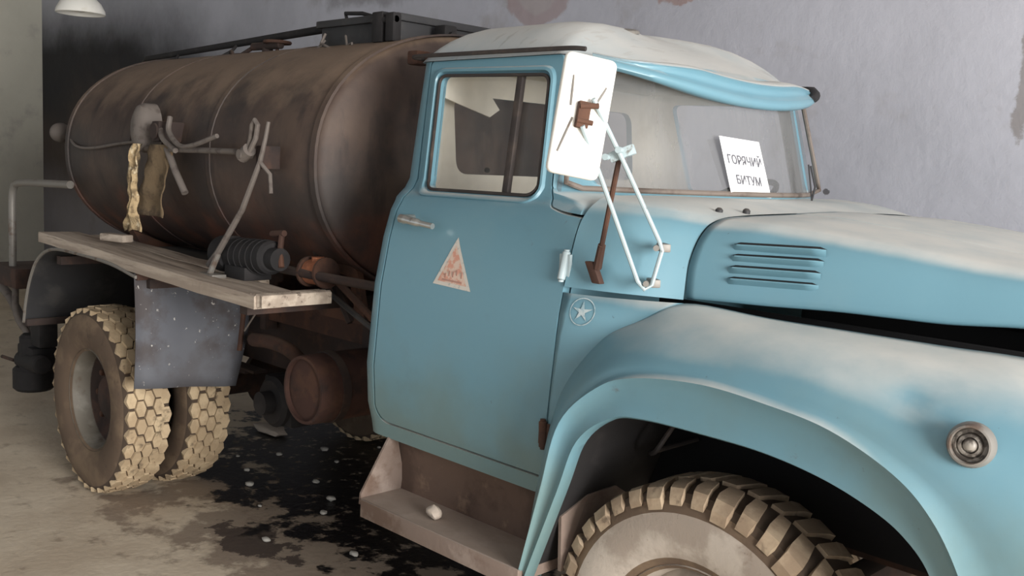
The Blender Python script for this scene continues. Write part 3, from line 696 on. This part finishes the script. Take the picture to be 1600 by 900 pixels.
# wheel well behind the front wheel: torn splash guard
O('splash_guard', ([(-.50, -1.02, .62), (-.50, -.72, .62), (-.48, -.70, .80), (-.475, -.80, .86), (-.48, -.93, .855), (-.50, -1.03, .80)]+[(-.488, -1.02, .62), (-.488, -.72, .62), (-.468, -.70, .80), (-.463, -.80, .86), (-.468, -.93, .855), (-.488, -1.03, .80)],
   [(0, 1, 2, 3, 4, 5), (11, 10, 9, 8, 7, 6)]+[(i, (i+1) % 6, 6+(i+1) % 6, 6+i) for i in range(6)]), stepmat, T, smooth=False)
arch = [crv([(x, y, z) for (x, _, z) in FD], 4) for y in (-1.07, -.85, -.60)]
arch = [[p+Vector((0, 0, .05)) for p in r_] for r_ in arch]
O('wheel_arch_liner', grid(arch), black, T)
O('brake_hose', tube(crv([(-.30, -.60, 1.02), (-.36, -.75, .99), (-.30, -.82, 1.02), (-.27, -.78, 1.10)], 6), .008, 8), darkrub, T)

# --- wheels
def hexlug(c, a, y, da, dy, r0_, r1_, sh=0):
    V = []
    for rr_, s_ in ((r0_, 1.0), (r1_, .93)):
        for q in range(6):
            an = PI/3*q+PI/6; aa = a+da*s_*math.cos(an); yy = y+dy*s_*math.sin(an)
            V.append(Vector(c)+Vector((rr_*math.cos(aa), yy, rr_*math.sin(aa))))
    return V, [tuple(range(6, 12))]+[(q, (q+1) % 6, 6+(q+1) % 6, 6+q) for q in range(6)]
TP = [(.265, -.095), (.30, -.118), (.34, -.129), (.39, -.132), (.43, -.129), (.462, -.120), (.484, -.105), (.492, -.06), (.493, 0), (.492, .06), (.484, .105), (.462, .120), (.43, .129), (.39, .132), (.34, .129), (.30, .118), (.265, .095)]
def make_wheel(c, style, deep_dish, sgn, name):
    """c centre, sgn -1 = outside faces -Y"""
    c = Vector(c)
    if deep_dish:
        rp = [(.276, .108), (.280, .100), (.268, .092), (.258, .06), (.252, -.06), (.248, -.075)]
        dp = [(.255, .0), (.20, -.03), (.15, -.035), (.12, -.03), (.115, .01), (.10, .02), (1e-4, .022)]
    else:
        rp = [(.276, .108), (.280, .100), (.268, .092), (.258, .06), (.25, .03), (.20, .07), (.15, .085), (.12, .085), (.118, .11), (.10, .14), (1e-4, .145)]
    rp = [(r_, h_*sgn) for r_, h_ in rp]+[]
    back = [(.276, -.108*sgn), (.255, -.10*sgn), (.252, 0)]
    w = O(name, join(lathe(rp, c, 'Y', 48), lathe(back, c, 'Y', 48)), rimmat if deep_dish else tyreside, T, origin=c)
    if deep_dish: O('wheel_disc', lathe([(r_, h_*sgn) for r_, h_ in dp], c, 'Y', 40), rustdark, w)
    for q in range(8):
        a = 2*PI*q/8; hh = (-.035 if deep_dish else .08)*sgn
        p = c+Vector((.165*math.cos(a), hh, .165*math.sin(a)))
        O('wheel_nut', lathe([(.018, 0), (.018, .03*sgn), (.012, .036*sgn), (1e-4, .036*sgn)], p, 'Y', 6), rust, w)
    lug = []; bodyf = lathe(TP, c, 'Y', 72); nb = len(bodyf[1]); npf = len(TP)-1
    fi = []
    for i in range(nb):
        q = i % npf; fi.append(2 if 5 <= q <= 10 else (3 if (style == 'lug' and 1 <= q <= 3 or style == 'lug' and npf-4 <= q <= npf-2) else 0))
    if style == 'hex':
        N = 34
        for rw, yy in enumerate((-.092, -.046, 0, .046, .092)):
            for i in range(N):
                a = 2*PI*(i+(.5 if rw % 2 else 0))/N
                edge = abs(yy) > .08
                lug.append(hexlug(c, a+random.uniform(-.008, .008), yy*(.975 if edge else 1)+random.uniform(-.0015, .0015), .1*random.uniform(.94, 1.03), .0296*random.uniform(.95, 1.03), .470 if edge else .486, .496 if edge else .506+random.uniform(-.002, .002)))
    else:
        N = 40
        for s_ in (-1, 1):
            for i in range(N):
                a = 2*PI*(i+(.5 if s_ > 0 else 0))/N; big = i % 3 == 0; wd_ = .062 if big else .050
                y_in, y_out = .010*s_, (.133 if big else .129)*s_
                V = []
                rb_ = .438 if big else .452
                for (yy, r_lo, r_hi, sk, w_) in ((y_in, .486, .505, .06, .8), (.085*s_, .486, .506, .02, 1), (.114*s_, .47, .499, 0, 1), (y_out, rb_, .470, 0, .9)):
                    for aa, r_ in ((a+sk-wd_*w_, r_lo), (a+sk+wd_*w_, r_lo), (a+sk+wd_*w_*.93, r_hi), (a+sk-wd_*w_*.93, r_hi)):
                        V.append(c+Vector((r_*math.cos(aa), yy, r_*math.sin(aa))))
                F = [(0, 1, 2, 3), (15, 14, 13, 12)]
                for q in range(3):
                    for e in range(4): F.append((q*4+e, q*4+(e+1) % 4, q*4+4+(e+1) % 4, q*4+4+e))
                lug.append((V, F))
    L = join(*lug); allm = join(bodyf, L); fi += [1]*len(L[1])
    O('tire', allm, [tyre, tyrelugr if style == 'hex' else tyrelug, groove, tyreside], w, fidx=fi, ang=30, origin=c)
    return w
RC = .508
rw1 = make_wheel((-3.8, -1.04, RC), 'hex', True, -1, 'rear_wheel'); tag(rw1, 'dusty outer dual wheel with chunky tread')
rw2 = make_wheel((-3.8, -.70, RC), 'hex', True, 1, 'rear_wheel')
fw1 = make_wheel((0, -.90, RC), 'lug', False, -1, 'front_wheel'); tag(fw1, 'dust caked front wheel with barred tread')
def dup(root, c):
    r_ = root.copy(); COL.objects.link(r_); r_.location = Vector(c)-WL[T.name]
    for ch in root.children: k = ch.copy(); COL.objects.link(k); k.parent = r_
    return r_
dup(rw2, (-3.8, 1.04, RC)); dup(rw1, (-3.8, .70, RC)); dup(fw1, (0, .90, RC))
O('rear_axle', join(cyl((-3.8, -.9, RC), (-3.8, .9, RC), .075, 20), lathe([(.02, -.2), (.16, -.12), (.21, 0), (.16, .12), (.02, .2)], (-3.8, 0, RC), 'X', 24)), rustdark, T)
O('front_axle', box(-.05, .05, -.85, .85, .42, .52, .02), rustdark, T)

# --- chassis
for s in (1, -1):
    O('frame_rail', join(box(-5.35, 1.25, s*.42-.012, s*.42+.012, .74, 1.0), box(-5.35, 1.25, s*.39-.04, s*.39+.04, .985, 1.0), box(-5.35, 1.25, s*.39-.04, s*.39+.04, .74, .755)), rustdark, T, smooth=False)
    O('leaf_spring', join(*[box(-3.8-.65+.09*k, -3.8+.65-.09*k, s*.50-.04, s*.50+.04, .70-.016*k, .714-.016*k) for k in range(6)]), rustdark, T, smooth=False)
for x in (-5.2, -4.4, -3.2, -2.5, -1.8, -.9, .9): O('cross_member', box(x-.05, x+.05, -.41, .41, .80, .94, .01), rustdark, T)
O('subframe_beam', join(box(-4.9, -2.05, -.50, -.38, 1.0, 1.14, .008), box(-4.9, -2.05, .38, .50, 1.0, 1.14, .008)), rust, T)
drumm = pmat('shaded_reddish_rust', S(66, 42, 34), .85, mixes=[(S(88, 60, 44), 6, .5, .65, .6), (S(36, 28, 26), 8, .5, .68, .7)], bump=(50, .3, .004))  # rust with the shade from the cab put into its colour
drum = O('air_reservoir', lathe([(1e-4, -.862), (.10, -.858), (.135, -.85), (.138, -.868), (.150, -.868), (.155, -.85), (.155, -.36), (.15, -.31), (1e-4, -.28)], (-2.18, 0, .845), 'Y', 36), drumm, T); tag(drum, 'rusty drum under the tank')
for y in (-.74, -.45): O('reservoir_strap', lathe([(.156, y-.02), (.162, y-.02), (.162, y+.02), (.156, y+.02)], (-2.18, 0, .845), 'Y', 36), rustdark, drum)
O('fuel_tank', join(box(-2.2, -1.65, .5, 1.0, .62, 1.0, .06)), rustdark, T)
O('drive_shaft', cyl((-3.6, 0, .56), (-.6, 0, .75), .04, 16), rustdark, T)
O('heating_pipe', tube(crv([(-2.95, -.66, .93), (-2.75, -.68, .95), (-2.62, -.66, .93), (-2.55, -.6, .85)], 6), .035, 10), rust, T)
O('gear_pump', join(cyl((-2.85, -.62, .62), (-2.85, -.40, .62), .13, 24, .02), box(-2.98, -2.72, -.58, -.42, .5, .74, .02), cyl((-2.85, -.68, .62), (-2.85, -.62, .62), .06, 16)), black, T)

# --- tank
TA, TB, TZ, TE = .905, .612, 1.838, 2.2
def tring(x, s=1., n_=72):
    R = []
    for k in range(n_):
        a = 2*PI*k/n_; ca_, sa_ = math.cos(a), math.sin(a)
        R.append(Vector((x, TA*s*math.copysign(abs(ca_)**(2/TE), ca_), TZ+TB*s*math.copysign(abs(sa_)**(2/TE), sa_))))
    return R
X0, X1 = -2.06, -4.74
tr = []
for s_, dx in ((.02, .075), (.3, .07), (.55, .058), (.75, .04), (.88, .022), (.95, .008), (.985, -.006), (1, -.03)): tr.append(tring(X0+dx, s_))
for k in range(1, 12): tr.append(tring(X0-.03+(X1-X0+.06)*k/12))
for s_, dx in ((1, .03), (.985, -.015), (.95, -.05), (.88, -.09), (.7, -.14), (.45, -.17), (.02, -.185)): tr.append(tring(X1+dx, s_))
tank = O('tank', grid(tr, False, True), tankm, T, ang=50); tag(tank, 'scorched rusty brown elliptical bitumen tank')
for x, t_ in ((X0-.015, .014), (-2.98, .006), (-3.86, .006), (X1+.03, .010)):
    O('tank_band', grid([tring(x-.02, 1.0), tring(x-.018, 1+t_), tring(x+.018, 1+t_), tring(x+.02, 1.0)], False, True), tankm, tank, ang=30)
for x in (-2.35, -3.3, -4.3):
    O('tank_saddle', prism([(-.70, 1.38), (-.55, 1.12), (.55, 1.12), (.70, 1.38), (.45, 1.28), (0, 1.23), (-.45, 1.28)], 'X', x-.04, x+.04), rust, tank, smooth=False)
# hatch box, grab rail and valve on top
hb = O('hatch_box', join(box(-2.86, -2.24, -.36, .30, 2.33, 2.52, .012), box(-2.88, -2.22, -.38, .32, 2.50, 2.535, .008)), blackpaint, T); tag(hb, 'dark steel hatch box on the tank top')
O('hatch_clamp', join(box(-2.37, -2.29, -.415, -.36, 2.40, 2.54, .01), box(-2.26, -2.20, -.42, -.37, 2.40, 2.53, .01), cyl((-2.38, -.40, 2.50), (-2.20, -.40, 2.50), .015, 12)), black, hb)
O('hatch_handle', join(tube([(-2.72, -.30, 2.53), (-2.74, -.30, 2.575), (-2.60, -.30, 2.565), (-2.45, -.30, 2.53)], .010, 8)), black, hb)
O('hatch_chain', join(tube([(-2.80, -.375, 2.47), (-2.80, -.40, 2.42), (-2.72, -.42, 2.40), (-2.62, -.40, 2.36)], .007, 6), tube([(-2.62, -.38, 2.45), (-2.58, -.40, 2.40), (-2.54, -.40, 2.41), (-2.54, -.40, 2.35)], .006, 6), tube([(-2.80, -.375, 2.44), (-2.84, -.41, 2.38), (-2.86, -.40, 2.34)], .007, 6)), greypipe, hb)
O('hatch_lug', join(box(-2.20, -2.12, -.18, -.10, 2.43, 2.50, .015), cyl((-2.22, -.14, 2.45), (-2.10, -.14, 2.45), .02, 12), cyl((-2.16, -.14, 2.36), (-2.16, -.14, 2.46), .015, 10)), black, hb)
O('grab_rail', join(tube([(-5.10, -.24, 2.36), (-5.13, -.24, 2.435), (-5.06, -.25, 2.452), (-2.86, -.25, 2.525)], [.012, .014, .017, .022], 10), *[tube(crv([(x, -.25, z), (x+.01, -.30, z-.05), (x-.06, -.40, 2.37)], 5), .009, 8) for x, z in ((-3.88, 2.49), (-4.6, 2.465))]), black, T)
vl = O('top_valve', join(cyl((-3.50, -.28, 2.38), (-3.50, -.28, 2.46), .03, 14), cyl((-3.62, -.30, 2.455), (-3.36, -.28, 2.455), .022, 12, .004), tube(crv([(-3.86, -.30, 2.44), (-3.75, -.33, 2.40), (-3.62, -.30, 2.45)], 5), .012, 8)), rustdark, T)
O('valve_wheel', join(tube([Vector((-3.40, -.28, 2.47))+Vector((math.cos(i*PI/10)*.07, math.sin(i*PI/10)*.07, 0)) for i in range(20)], .009, 6, closed=True), tube([(-3.47, -.28, 2.47), (-3.33, -.28, 2.47)], .006, 6), cyl((-3.40, -.28, 2.42), (-3.40, -.28, 2.475), .01, 8)), rust, vl)
O('tank_corner_lug', box(-1.93, -1.86, -.55, -.47, 2.27, 2.33, .012), rust, T)
# side pipework
sp = O('side_pipework', join(tube([(-3.46, -.99, 1.86), (-3.1, -1.0, 1.865), (-2.75, -1.0, 1.868), (-2.40, -1.0, 1.868)], .014, 10),
      cyl((-2.47, -1.0, 1.868), (-2.43, -1.0, 1.868), .028, 12), cyl((-2.44, -1.03, 1.85), (-2.38, -1.03, 1.88), .03, 12)), greypipe, T); tag(sp, 'dusty pipe rack on the tank flank')
O('bent_lever', tube(crv([(-3.18, -1.0, 2.02), (-3.15, -1.02, 1.95), (-3.0, -1.04, 1.885), (-2.86, -1.04, 1.89), (-2.68, -1.02, 1.935)], 6), [.013]*12+[.011]*13, 8), greypipe, sp)
O('bent_lever', tube(crv([(-3.30, -.99, 1.99), (-3.22, -1.02, 1.92), (-3.06, -1.03, 1.86)], 6), .014, 8), greypipe, sp)
O('hook_link', join(tube([(-2.42, -1.02, 1.86), (-2.37, -1.03, 1.93), (-2.36, -1.03, 1.985), (-2.34, -1.03, 2.005), (-2.315, -1.03, 1.985), (-2.33, -1.03, 1.93), (-2.39, -1.03, 1.86)], .011, 8), cyl((-2.42, -1.06, 1.86), (-2.42, -.99, 1.86), .02, 12)), greypipe, sp)
O('control_rod', tube([(-2.28, -1.0, 2.0), (-2.285, -1.01, 1.93), (-2.31, -1.02, 1.83), (-2.45, -1.02, 1.62), (-2.66, -1.02, 1.41), (-2.74, -1.02, 1.345)], [.008, .009, .011, .013, .015, .017], 8), greypipe, sp)
O('rod_tail', tube([(-2.31, -1.02, 1.83), (-2.26, -1.0, 1.78), (-2.25, -1.0, 1.70)], .009, 8), greypipe, sp)
O('drop_pipe', tube([(-3.22, -1.0, 1.88), (-3.10, -1.01, 1.76), (-3.02, -1.0, 1.66)], .017, 10), greypipe, sp)
cp = [[Vector((-3.53+.085*s_*math.cos(2*PI*k/20), -.97+dy, 1.955+.115*s_*math.sin(2*PI*k/20)*(1.2 if math.sin(2*PI*k/20) > 0 else 1))) for k in range(20)] for s_, dy in ((1, .06), (1, 0), (.9, -.03), (.6, -.05), (.02, -.055))]
O('cover_plate', grid(cp, False, True), greypipe, sp)
O('pipe_bracket', join(box(-3.34, -3.26, -1.02, -.88, 1.90, 2.0, .01), cyl((-3.30, -1.03, 1.95), (-3.30, -.9, 1.95), .04, 14)), rustdark, sp)
O('pipe_bracket', box(-2.38, -2.34, -1.0, -.86, 1.80, 1.90, .006), rustdark, sp)
O('flank_wire', tube(crv([(-4.86, -.70, 2.02), (-4.76, -.86, 1.93), (-4.55, -.92, 1.86), (-4.3, -.925, 1.85), (-3.95, -.925, 1.88), (-3.6, -.95, 1.90)], 6), .008, 6), greypipe, tank)
O('marker_lamp', join(lathe([(.06, 0), (.062, .03), (.05, .06), (.03, .075), (1e-4, .08)], (-5.12, -.80, 1.935), 'X', 24), lathe([(.06, 0), (.03, -.03), (.012, -.05), (.012, -.1)], (-5.12, -.80, 1.935), 'X', 24), tube([(-5.15, -.80, 1.935), (-5.12, -.74, 1.93), (-4.86, -.6, 1.93)], .012, 8)), greypipe, T)

# --- side platform: boards on brackets, mudguard, flap
plat = empty('side_platform', (-3.2, -1.0, 1.30)); plat.parent = T; plat.location = Vector((-3.2, -1.0, 1.30))-WL['tanker_truck']
tag(plat, 'dusty plank walkway over the rear wheels')
def board(x0, x1, y0, y1, z0, z1, th, seed):
    rnd = random.Random(seed); rws = []
    n_ = 10
    for i in range(n_+1):
        t = i/n_; x = x0+(x1-x0)*t; z = z0+(z1-z0)*t+rnd.uniform(-.004, .004); a = y0+rnd.uniform(-.004, .004); b = y1+rnd.uniform(-.004, .004)
        rws.append([Vector((x, a, z-th)), Vector((x, a, z-.004)), Vector((x, a+.004, z)), Vector((x, b-.004, z+rnd.uniform(-.003, .003))), Vector((x, b, z-.004)), Vector((x, b, z-th))])
    V, F = grid(rws, False, True); F.append(tuple(range(6))); F.append(tuple(range(n_*6+5, n_*6-1, -1))); return V, F
O('plank', board(-4.36, -2.03, -1.205, -1.075, 1.372, 1.298, .055, 1), wood, plat)
O('plank', board(-4.42, -2.10, -1.065, -.95, 1.36, 1.288, .04, 2), wood, plat)
O('plank', board(-4.30, -2.55, -.94, -.82, 1.355, 1.300, .04, 3), wood, plat)
O('plank', [(xx, yy, zz) for xx, yy, zz in board(0, 1, 0, 1, 0, 0, 1, 4)[0]] and board(-2.10, -1.99, -1.19, -.86, 1.305, 1.305, .05, 4), wood, plat)
O('loose_block', obox((-3.75, -1.02, 1.385), ((1, .3, 0), (-.3, 1, 0), (0, 0, 1)), (.09, .035, .02), .008), wood, plat)
for x in (-4.2, -3.1, -2.2): O('platform_bracket', join(box(x-.03, x+.03, -1.15, -.42, 1.20, 1.245), box(x-.025, x+.025, -.52, -.45, .95, 1.2)), rustdark, plat, smooth=False)
mg = []
for x, z in ((-3.10, 1.255), (-3.4, 1.29), (-3.8, 1.30), (-4.15, 1.29), (-4.36, 1.22), (-4.48, 1.10), (-4.56, .95), (-4.60, .82)):
    mg.append([Vector((x, y, z)) for y in (-1.20, -1.19, -.9, -.6, -.50)])
mgo = O('rear_mudguard', grid([crv([r_[j] for r_ in mg], 4) for j in range(5)]), blackpaint, T, ang=60)
md = mgo.modifiers.new('t', 'SOLIDIFY'); md.thickness = .008
O('mudguard_lip', tube(crv([r_[0]+Vector((0, -.004, 0)) for r_ in mg], 4), .009, 6), steel, mgo)
O('mudguard_foot', box(-4.62, -4.56, -1.2, -.5, .80, .84, .006), rustdark, mgo)
fl = [[Vector((-3.12+.02*math.sin(3*t)+.012*math.sin(9*u), -1.205+u*(.60 if t < .5 else .60-.06*(t-.5)*2), 1.27-t*(.56+.05*u))) for u in [i/8 for i in range(9)]] for t in [i/8 for i in range(9)]]
flo = O('mudflap', grid(fl), rubbersheet, T, ang=60); md = flo.modifiers.new('t', 'SOLIDIFY'); md.thickness = .008; tag(flo, 'paint speckled grey rubber mudflap')
O('flap_strut', join(tube([(-3.09, -.62, 1.24), (-3.09, -.66, .85)], .014, 8), box(-3.115, -3.095, -1.20, -.6, 1.24, 1.30)), rust, flo)
O('flap_bolt', join(*[cyl((-3.10, y, 1.235), (-3.08, y, 1.235), .012, 8) for y in (-1.12, -.95, -.78)]), rust, flo)
O('stay_wire', tube([(-2.15, -1.1, 1.24), (-2.45, -1.0, 1.08)], .004, 6), greypipe, T)

# --- pump set behind the cab, on the platform
pm = O('pump_motor', join(cyl((-2.74, -.93, 1.395), (-2.34, -.93, 1.415), .075, 24, .012), cyl((-2.78, -.93, 1.393), (-2.66, -.93, 1.40), .085, 24, .01), box(-2.64, -2.46, -1.0, -.86, 1.30, 1.36, .008), cyl((-2.34, -.93, 1.41), (-2.28, -.93, 1.412), .05, 20)), black, T)
for k in range(5): O('cooling_ring', lathe([(.072, -.004), (.079, -.004), (.079, .004), (.072, .004)], (-2.60+k*.05, -.93, 1.402+k*.0025), 'X', 24), black, pm)
O('pump_foot', join(tube([(-2.66, -1.02, 1.40), (-2.64, -1.05, 1.36), (-2.66, -1.06, 1.31)], .014, 8), box(-2.72, -2.58, -1.09, -1.02, 1.30, 1.318, .004)), steel, pm)
O('lever', join(tube([(-2.32, -.90, 1.52), (-2.30, -.92, 1.45), (-2.27, -.93, 1.38)], .013, 8), cyl((-2.40, -.90, 1.515), (-2.30, -.90, 1.525), .014, 10)), rust, T)
O('transfer_pipe', tube([(-2.45, -.86, 1.36), (-2.1, -.84, 1.355), (-1.75, -.80, 1.35)], .020, 10), rustdark, T)
vv = O('gate_valve', join(cyl((-2.24, -.80, 1.36), (-2.13, -.80, 1.365), .055, 20, .006), cyl((-2.185, -.80, 1.36), (-2.185, -.80, 1.43), .028, 14)), pmat('orange_rust', S(166, 104, 72), .85, mixes=[(S(120, 76, 56), 12, .5, .65, .7)]), T)
O('valve_flange', cyl((-2.13, -.80, 1.365), (-2.115, -.80, 1.366), .068, 18), rust, vv)
O('valve_flange', cyl((-2.255, -.80, 1.36), (-2.24, -.80, 1.36), .068, 18), rust, vv)
# front support bracket with window, braces
fb = roundpoly([(-2.38, 1.14), (-2.33, 1.43), (-2.20, 1.40), (-2.09, 1.38), (-2.02, 1.14)], .02, 3); fh = roundpoly([(-2.27, 1.20), (-2.24, 1.35), (-2.15, 1.34), (-2.10, 1.20)], .02, 3)
a_ = [[Vector((p[0], y, p[1])) for p in q] for q, y in ((fb, -.66), (fh, -.66), (fh, -.63), (fb, -.63))]
def ringres(q, n_=48):
    q = q+[q[0]]; L = [0]
    for a, b in zip(q, q[1:]): L.append(L[-1]+(b-a).length)
    R = []; j = 0
    for k in range(n_):
        d_ = L[-1]*k/n_
        while L[j+1] < d_: j += 1
        R.append(q[j].lerp(q[j+1], (d_-L[j])/max(1e-9, L[j+1]-L[j])))
    return R
O('tank_support', grid([ringres(q) for q in a_], True, True), rust, T, smooth=False)
O('brace', join(tube([(-2.33, -.68, 1.44), (-2.20, -.68, 1.27), (-2.12, -.66, 1.14)], .022, 8), cyl((-2.36, -.70, 1.44), (-2.30, -.66, 1.45), .028, 12)), rustdark, T)
O('brace', tube([(-2.12, -.76, 1.345), (-1.9, -.74, 1.22), (-1.68, -.72, 1.08)], .016, 8), rust, T)
O('cable_conduit', tube(crv([(-2.25, -.72, 1.28), (-2.0, -.76, 1.22), (-1.75, -.74, 1.12)], 6), .013, 8), blackpaint, T)

# --- rear end of the chassis
O('rear_crossbeam', box(-5.66, -5.20, -1.05, 1.05, .93, 1.06, .012), rustdark, T)
O('rear_hand_rail', tube(crv([(-5.39, -1.0, 1.06), (-5.39, -1.0, 1.3), (-5.385, -1.0, 1.50), (-5.345, -1.0, 1.58), (-5.25, -1.0, 1.605), (-4.9, -1.0, 1.62), (-4.5, -.97, 1.63)], 5), .024, 10), steel, T)
O('discharge_hose', join(tube(crv([(-5.95, -.9, .86), (-5.75, -.9, .80), (-5.5, -.9, .66), (-5.32, -.88, .60)], 5), .03, 10), tube(crv([(-5.50, -.95, .92), (-5.48, -.95, .72), (-5.35, -.92, .60)], 5), .022, 10)), greypipe, T)
dv = O('discharge_valve', join(cyl((-5.28, -.9, .36), (-5.28, -.9, .62), .10, 18, .02), box(-5.40, -5.12, -.98, -.82, .40, .55, .02), cyl((-5.38, -.95, .44), (-5.02, -.95, .46), .06, 16, .01), cyl((-5.32, -.9, .24), (-5.32, -.9, .40), .13, 18, .02), box(-5.22, -5.05, -.96, -.84, .56, .76, .02)), black, T); tag(dv, 'black oily discharge valve behind the wheels')
O('valve_handle', tube([(-5.45, -.98, .42), (-5.62, -1.0, .42)], .012, 8), rustdark, dv)
O('rear_stay', tube([(-5.25, -.6, .95), (-4.62, -1.0, .84)], .018, 8), rustdark, T)

# ------------------------------------------------------------------ loose things
# rag hanging from the pipe rack
rg = []; rnd = random.Random(3)
for i in range(27):
    t = i/26; w = .055+.02*math.sin(7*t)+(.07*max(0, (t-.62)/.38) if t > .62 else 0); z = 1.885-.44*t
    row = []
    for j in range(9):
        u = j/8-.5; x = -3.42-.03*t+u*2*w+.012*noise.noise(Vector((t*9, u*5, 0))) - .03*math.sin(t*3)
        y = -1.035-.018*math.sin(u*14+t*4)+.02*noise.noise(Vector((t*7, u*6, 4)))
        row.append(Vector((x, y, z+(.03*noise.noise(Vector((u*9, 3, 1))) if i == 26 else 0))))
    rg.append(row)
V1, F1 = grid([r_[:6] for r_ in rg]); rg2 = [[p+Vector((.03+.05*j, .03, 0))+Vector((.02*noise.noise(Vector((p.z*9, j, 2))), .015*noise.noise(Vector((p.z*11, j, 7))), 0)) for j, p in enumerate(r_[3:8])] for r_ in rg[:22]]
V2, F2 = grid(rg2); VF = join((V1, F1), (V2, F2))
VF = [p+Vector((0, -.012, 0)) for p in map(Vector, VF[0])], VF[1]
rag = O('rag', VF, [ragmat, ragbrown], None, ang=80, fidx=[0]*len(F1)+[1]*len(F2)); md = rag.modifiers.new('t', 'SOLIDIFY'); md.thickness = .006
tag(rag, 'tattered yellowed rag hanging from the pipe rack on the tank flank', 'rag')

# pendant lamp near the ceiling
lp = empty('pendant_lamp', (-6.80, 0, 2.90)); tag(lp, 'white enamel pendant lamp with a wide shade hanging near the ceiling', 'lamp')
O('lamp_shade', lathe([(.182, 0), (.188, .004), (.184, .03), (.155, .085), (.11, .13), (.07, .15), (.065, .15), (.10, .125), (.148, .08), (.175, .028), (.176, .004), (.182, 0)], (-6.80, 0, 2.90), 'Z', 48), white, lp)
O('lamp_socket', lathe([(1e-4, .28), (.03, .28), (.045, .26), (.055, .20), (.07, .15), (.055, .13), (1e-4, .13)], (-6.80, 0, 2.90), 'Z', 24), rustdark, lp)
O('bulb', lathe([(.018, .13), (.02, .10), (.035, .07), (.042, .045), (.035, .02), (1e-4, .008)], (-6.80, 0, 2.90), 'Z', 20), white, lp)
O('lamp_stem', cyl((-6.80, 0, 3.17), (-6.80, 0, 4.0), .012, 10), rustdark, lp)

def rock(name, c, r_, mat, seed, flat_=.6):
    bm = bmesh.new(); bmesh.ops.create_icosphere(bm, subdivisions=2, radius=1); o3 = Vector((seed*1.7, seed*.3, seed))
    for v in bm.verts:
        k = 1+.45*noise.noise(v.co*1.3+o3); v.co = Vector((v.co.x*k*r_[0], v.co.y*k*r_[1], v.co.z*k*r_[2]))
    lo = min(v.co.z for v in bm.verts)
    for v in bm.verts: v.co = v.co+Vector((c[0], c[1], c[2]-lo+.0005))
    return O(name, out(bm), mat, None, ang=50)
tag(rock('stone', (-1.07, -1.045, .625), (.034, .024, .024), stone, 1), 'small whitish stone lying on the dusty running board', 'stone')
tag(rock('plaster_lump', (-4.25, .24, 0), (.16, .07, .03), stone, 5), 'long pale plaster lump on the floor under the tank', 'rubble')
chips = [(-3.62, -.30), (-3.78, .02), (-3.38, -.42), (-3.15, .55), (-2.95, .35), (-2.55, .12), (-3.45, .22), (-2.75, -.35), (-3.2, -.1), (-2.9, -.2), (-3.55, .62), (-2.45, .42), (-3.9, -.2), (-3.3, .75), (-2.65, .62), (-3.05, -.55), (-2.35, -.1), (-3.7, .3), (-2.2, -.55), (-2.6, -.78)]
rnd = random.Random(11); protos = []
for i, (x, y) in enumerate(chips):
    s_ = rnd.uniform(.010, .024)
    o = rock('plaster_chip', (x, y, 0), (s_*1.3, s_, s_*.6), chip, i+20)
    tag(o, 'tiny pale plaster chip scattered on the oily floor under the tank', 'rubble', 'plaster chips on the oily floor')
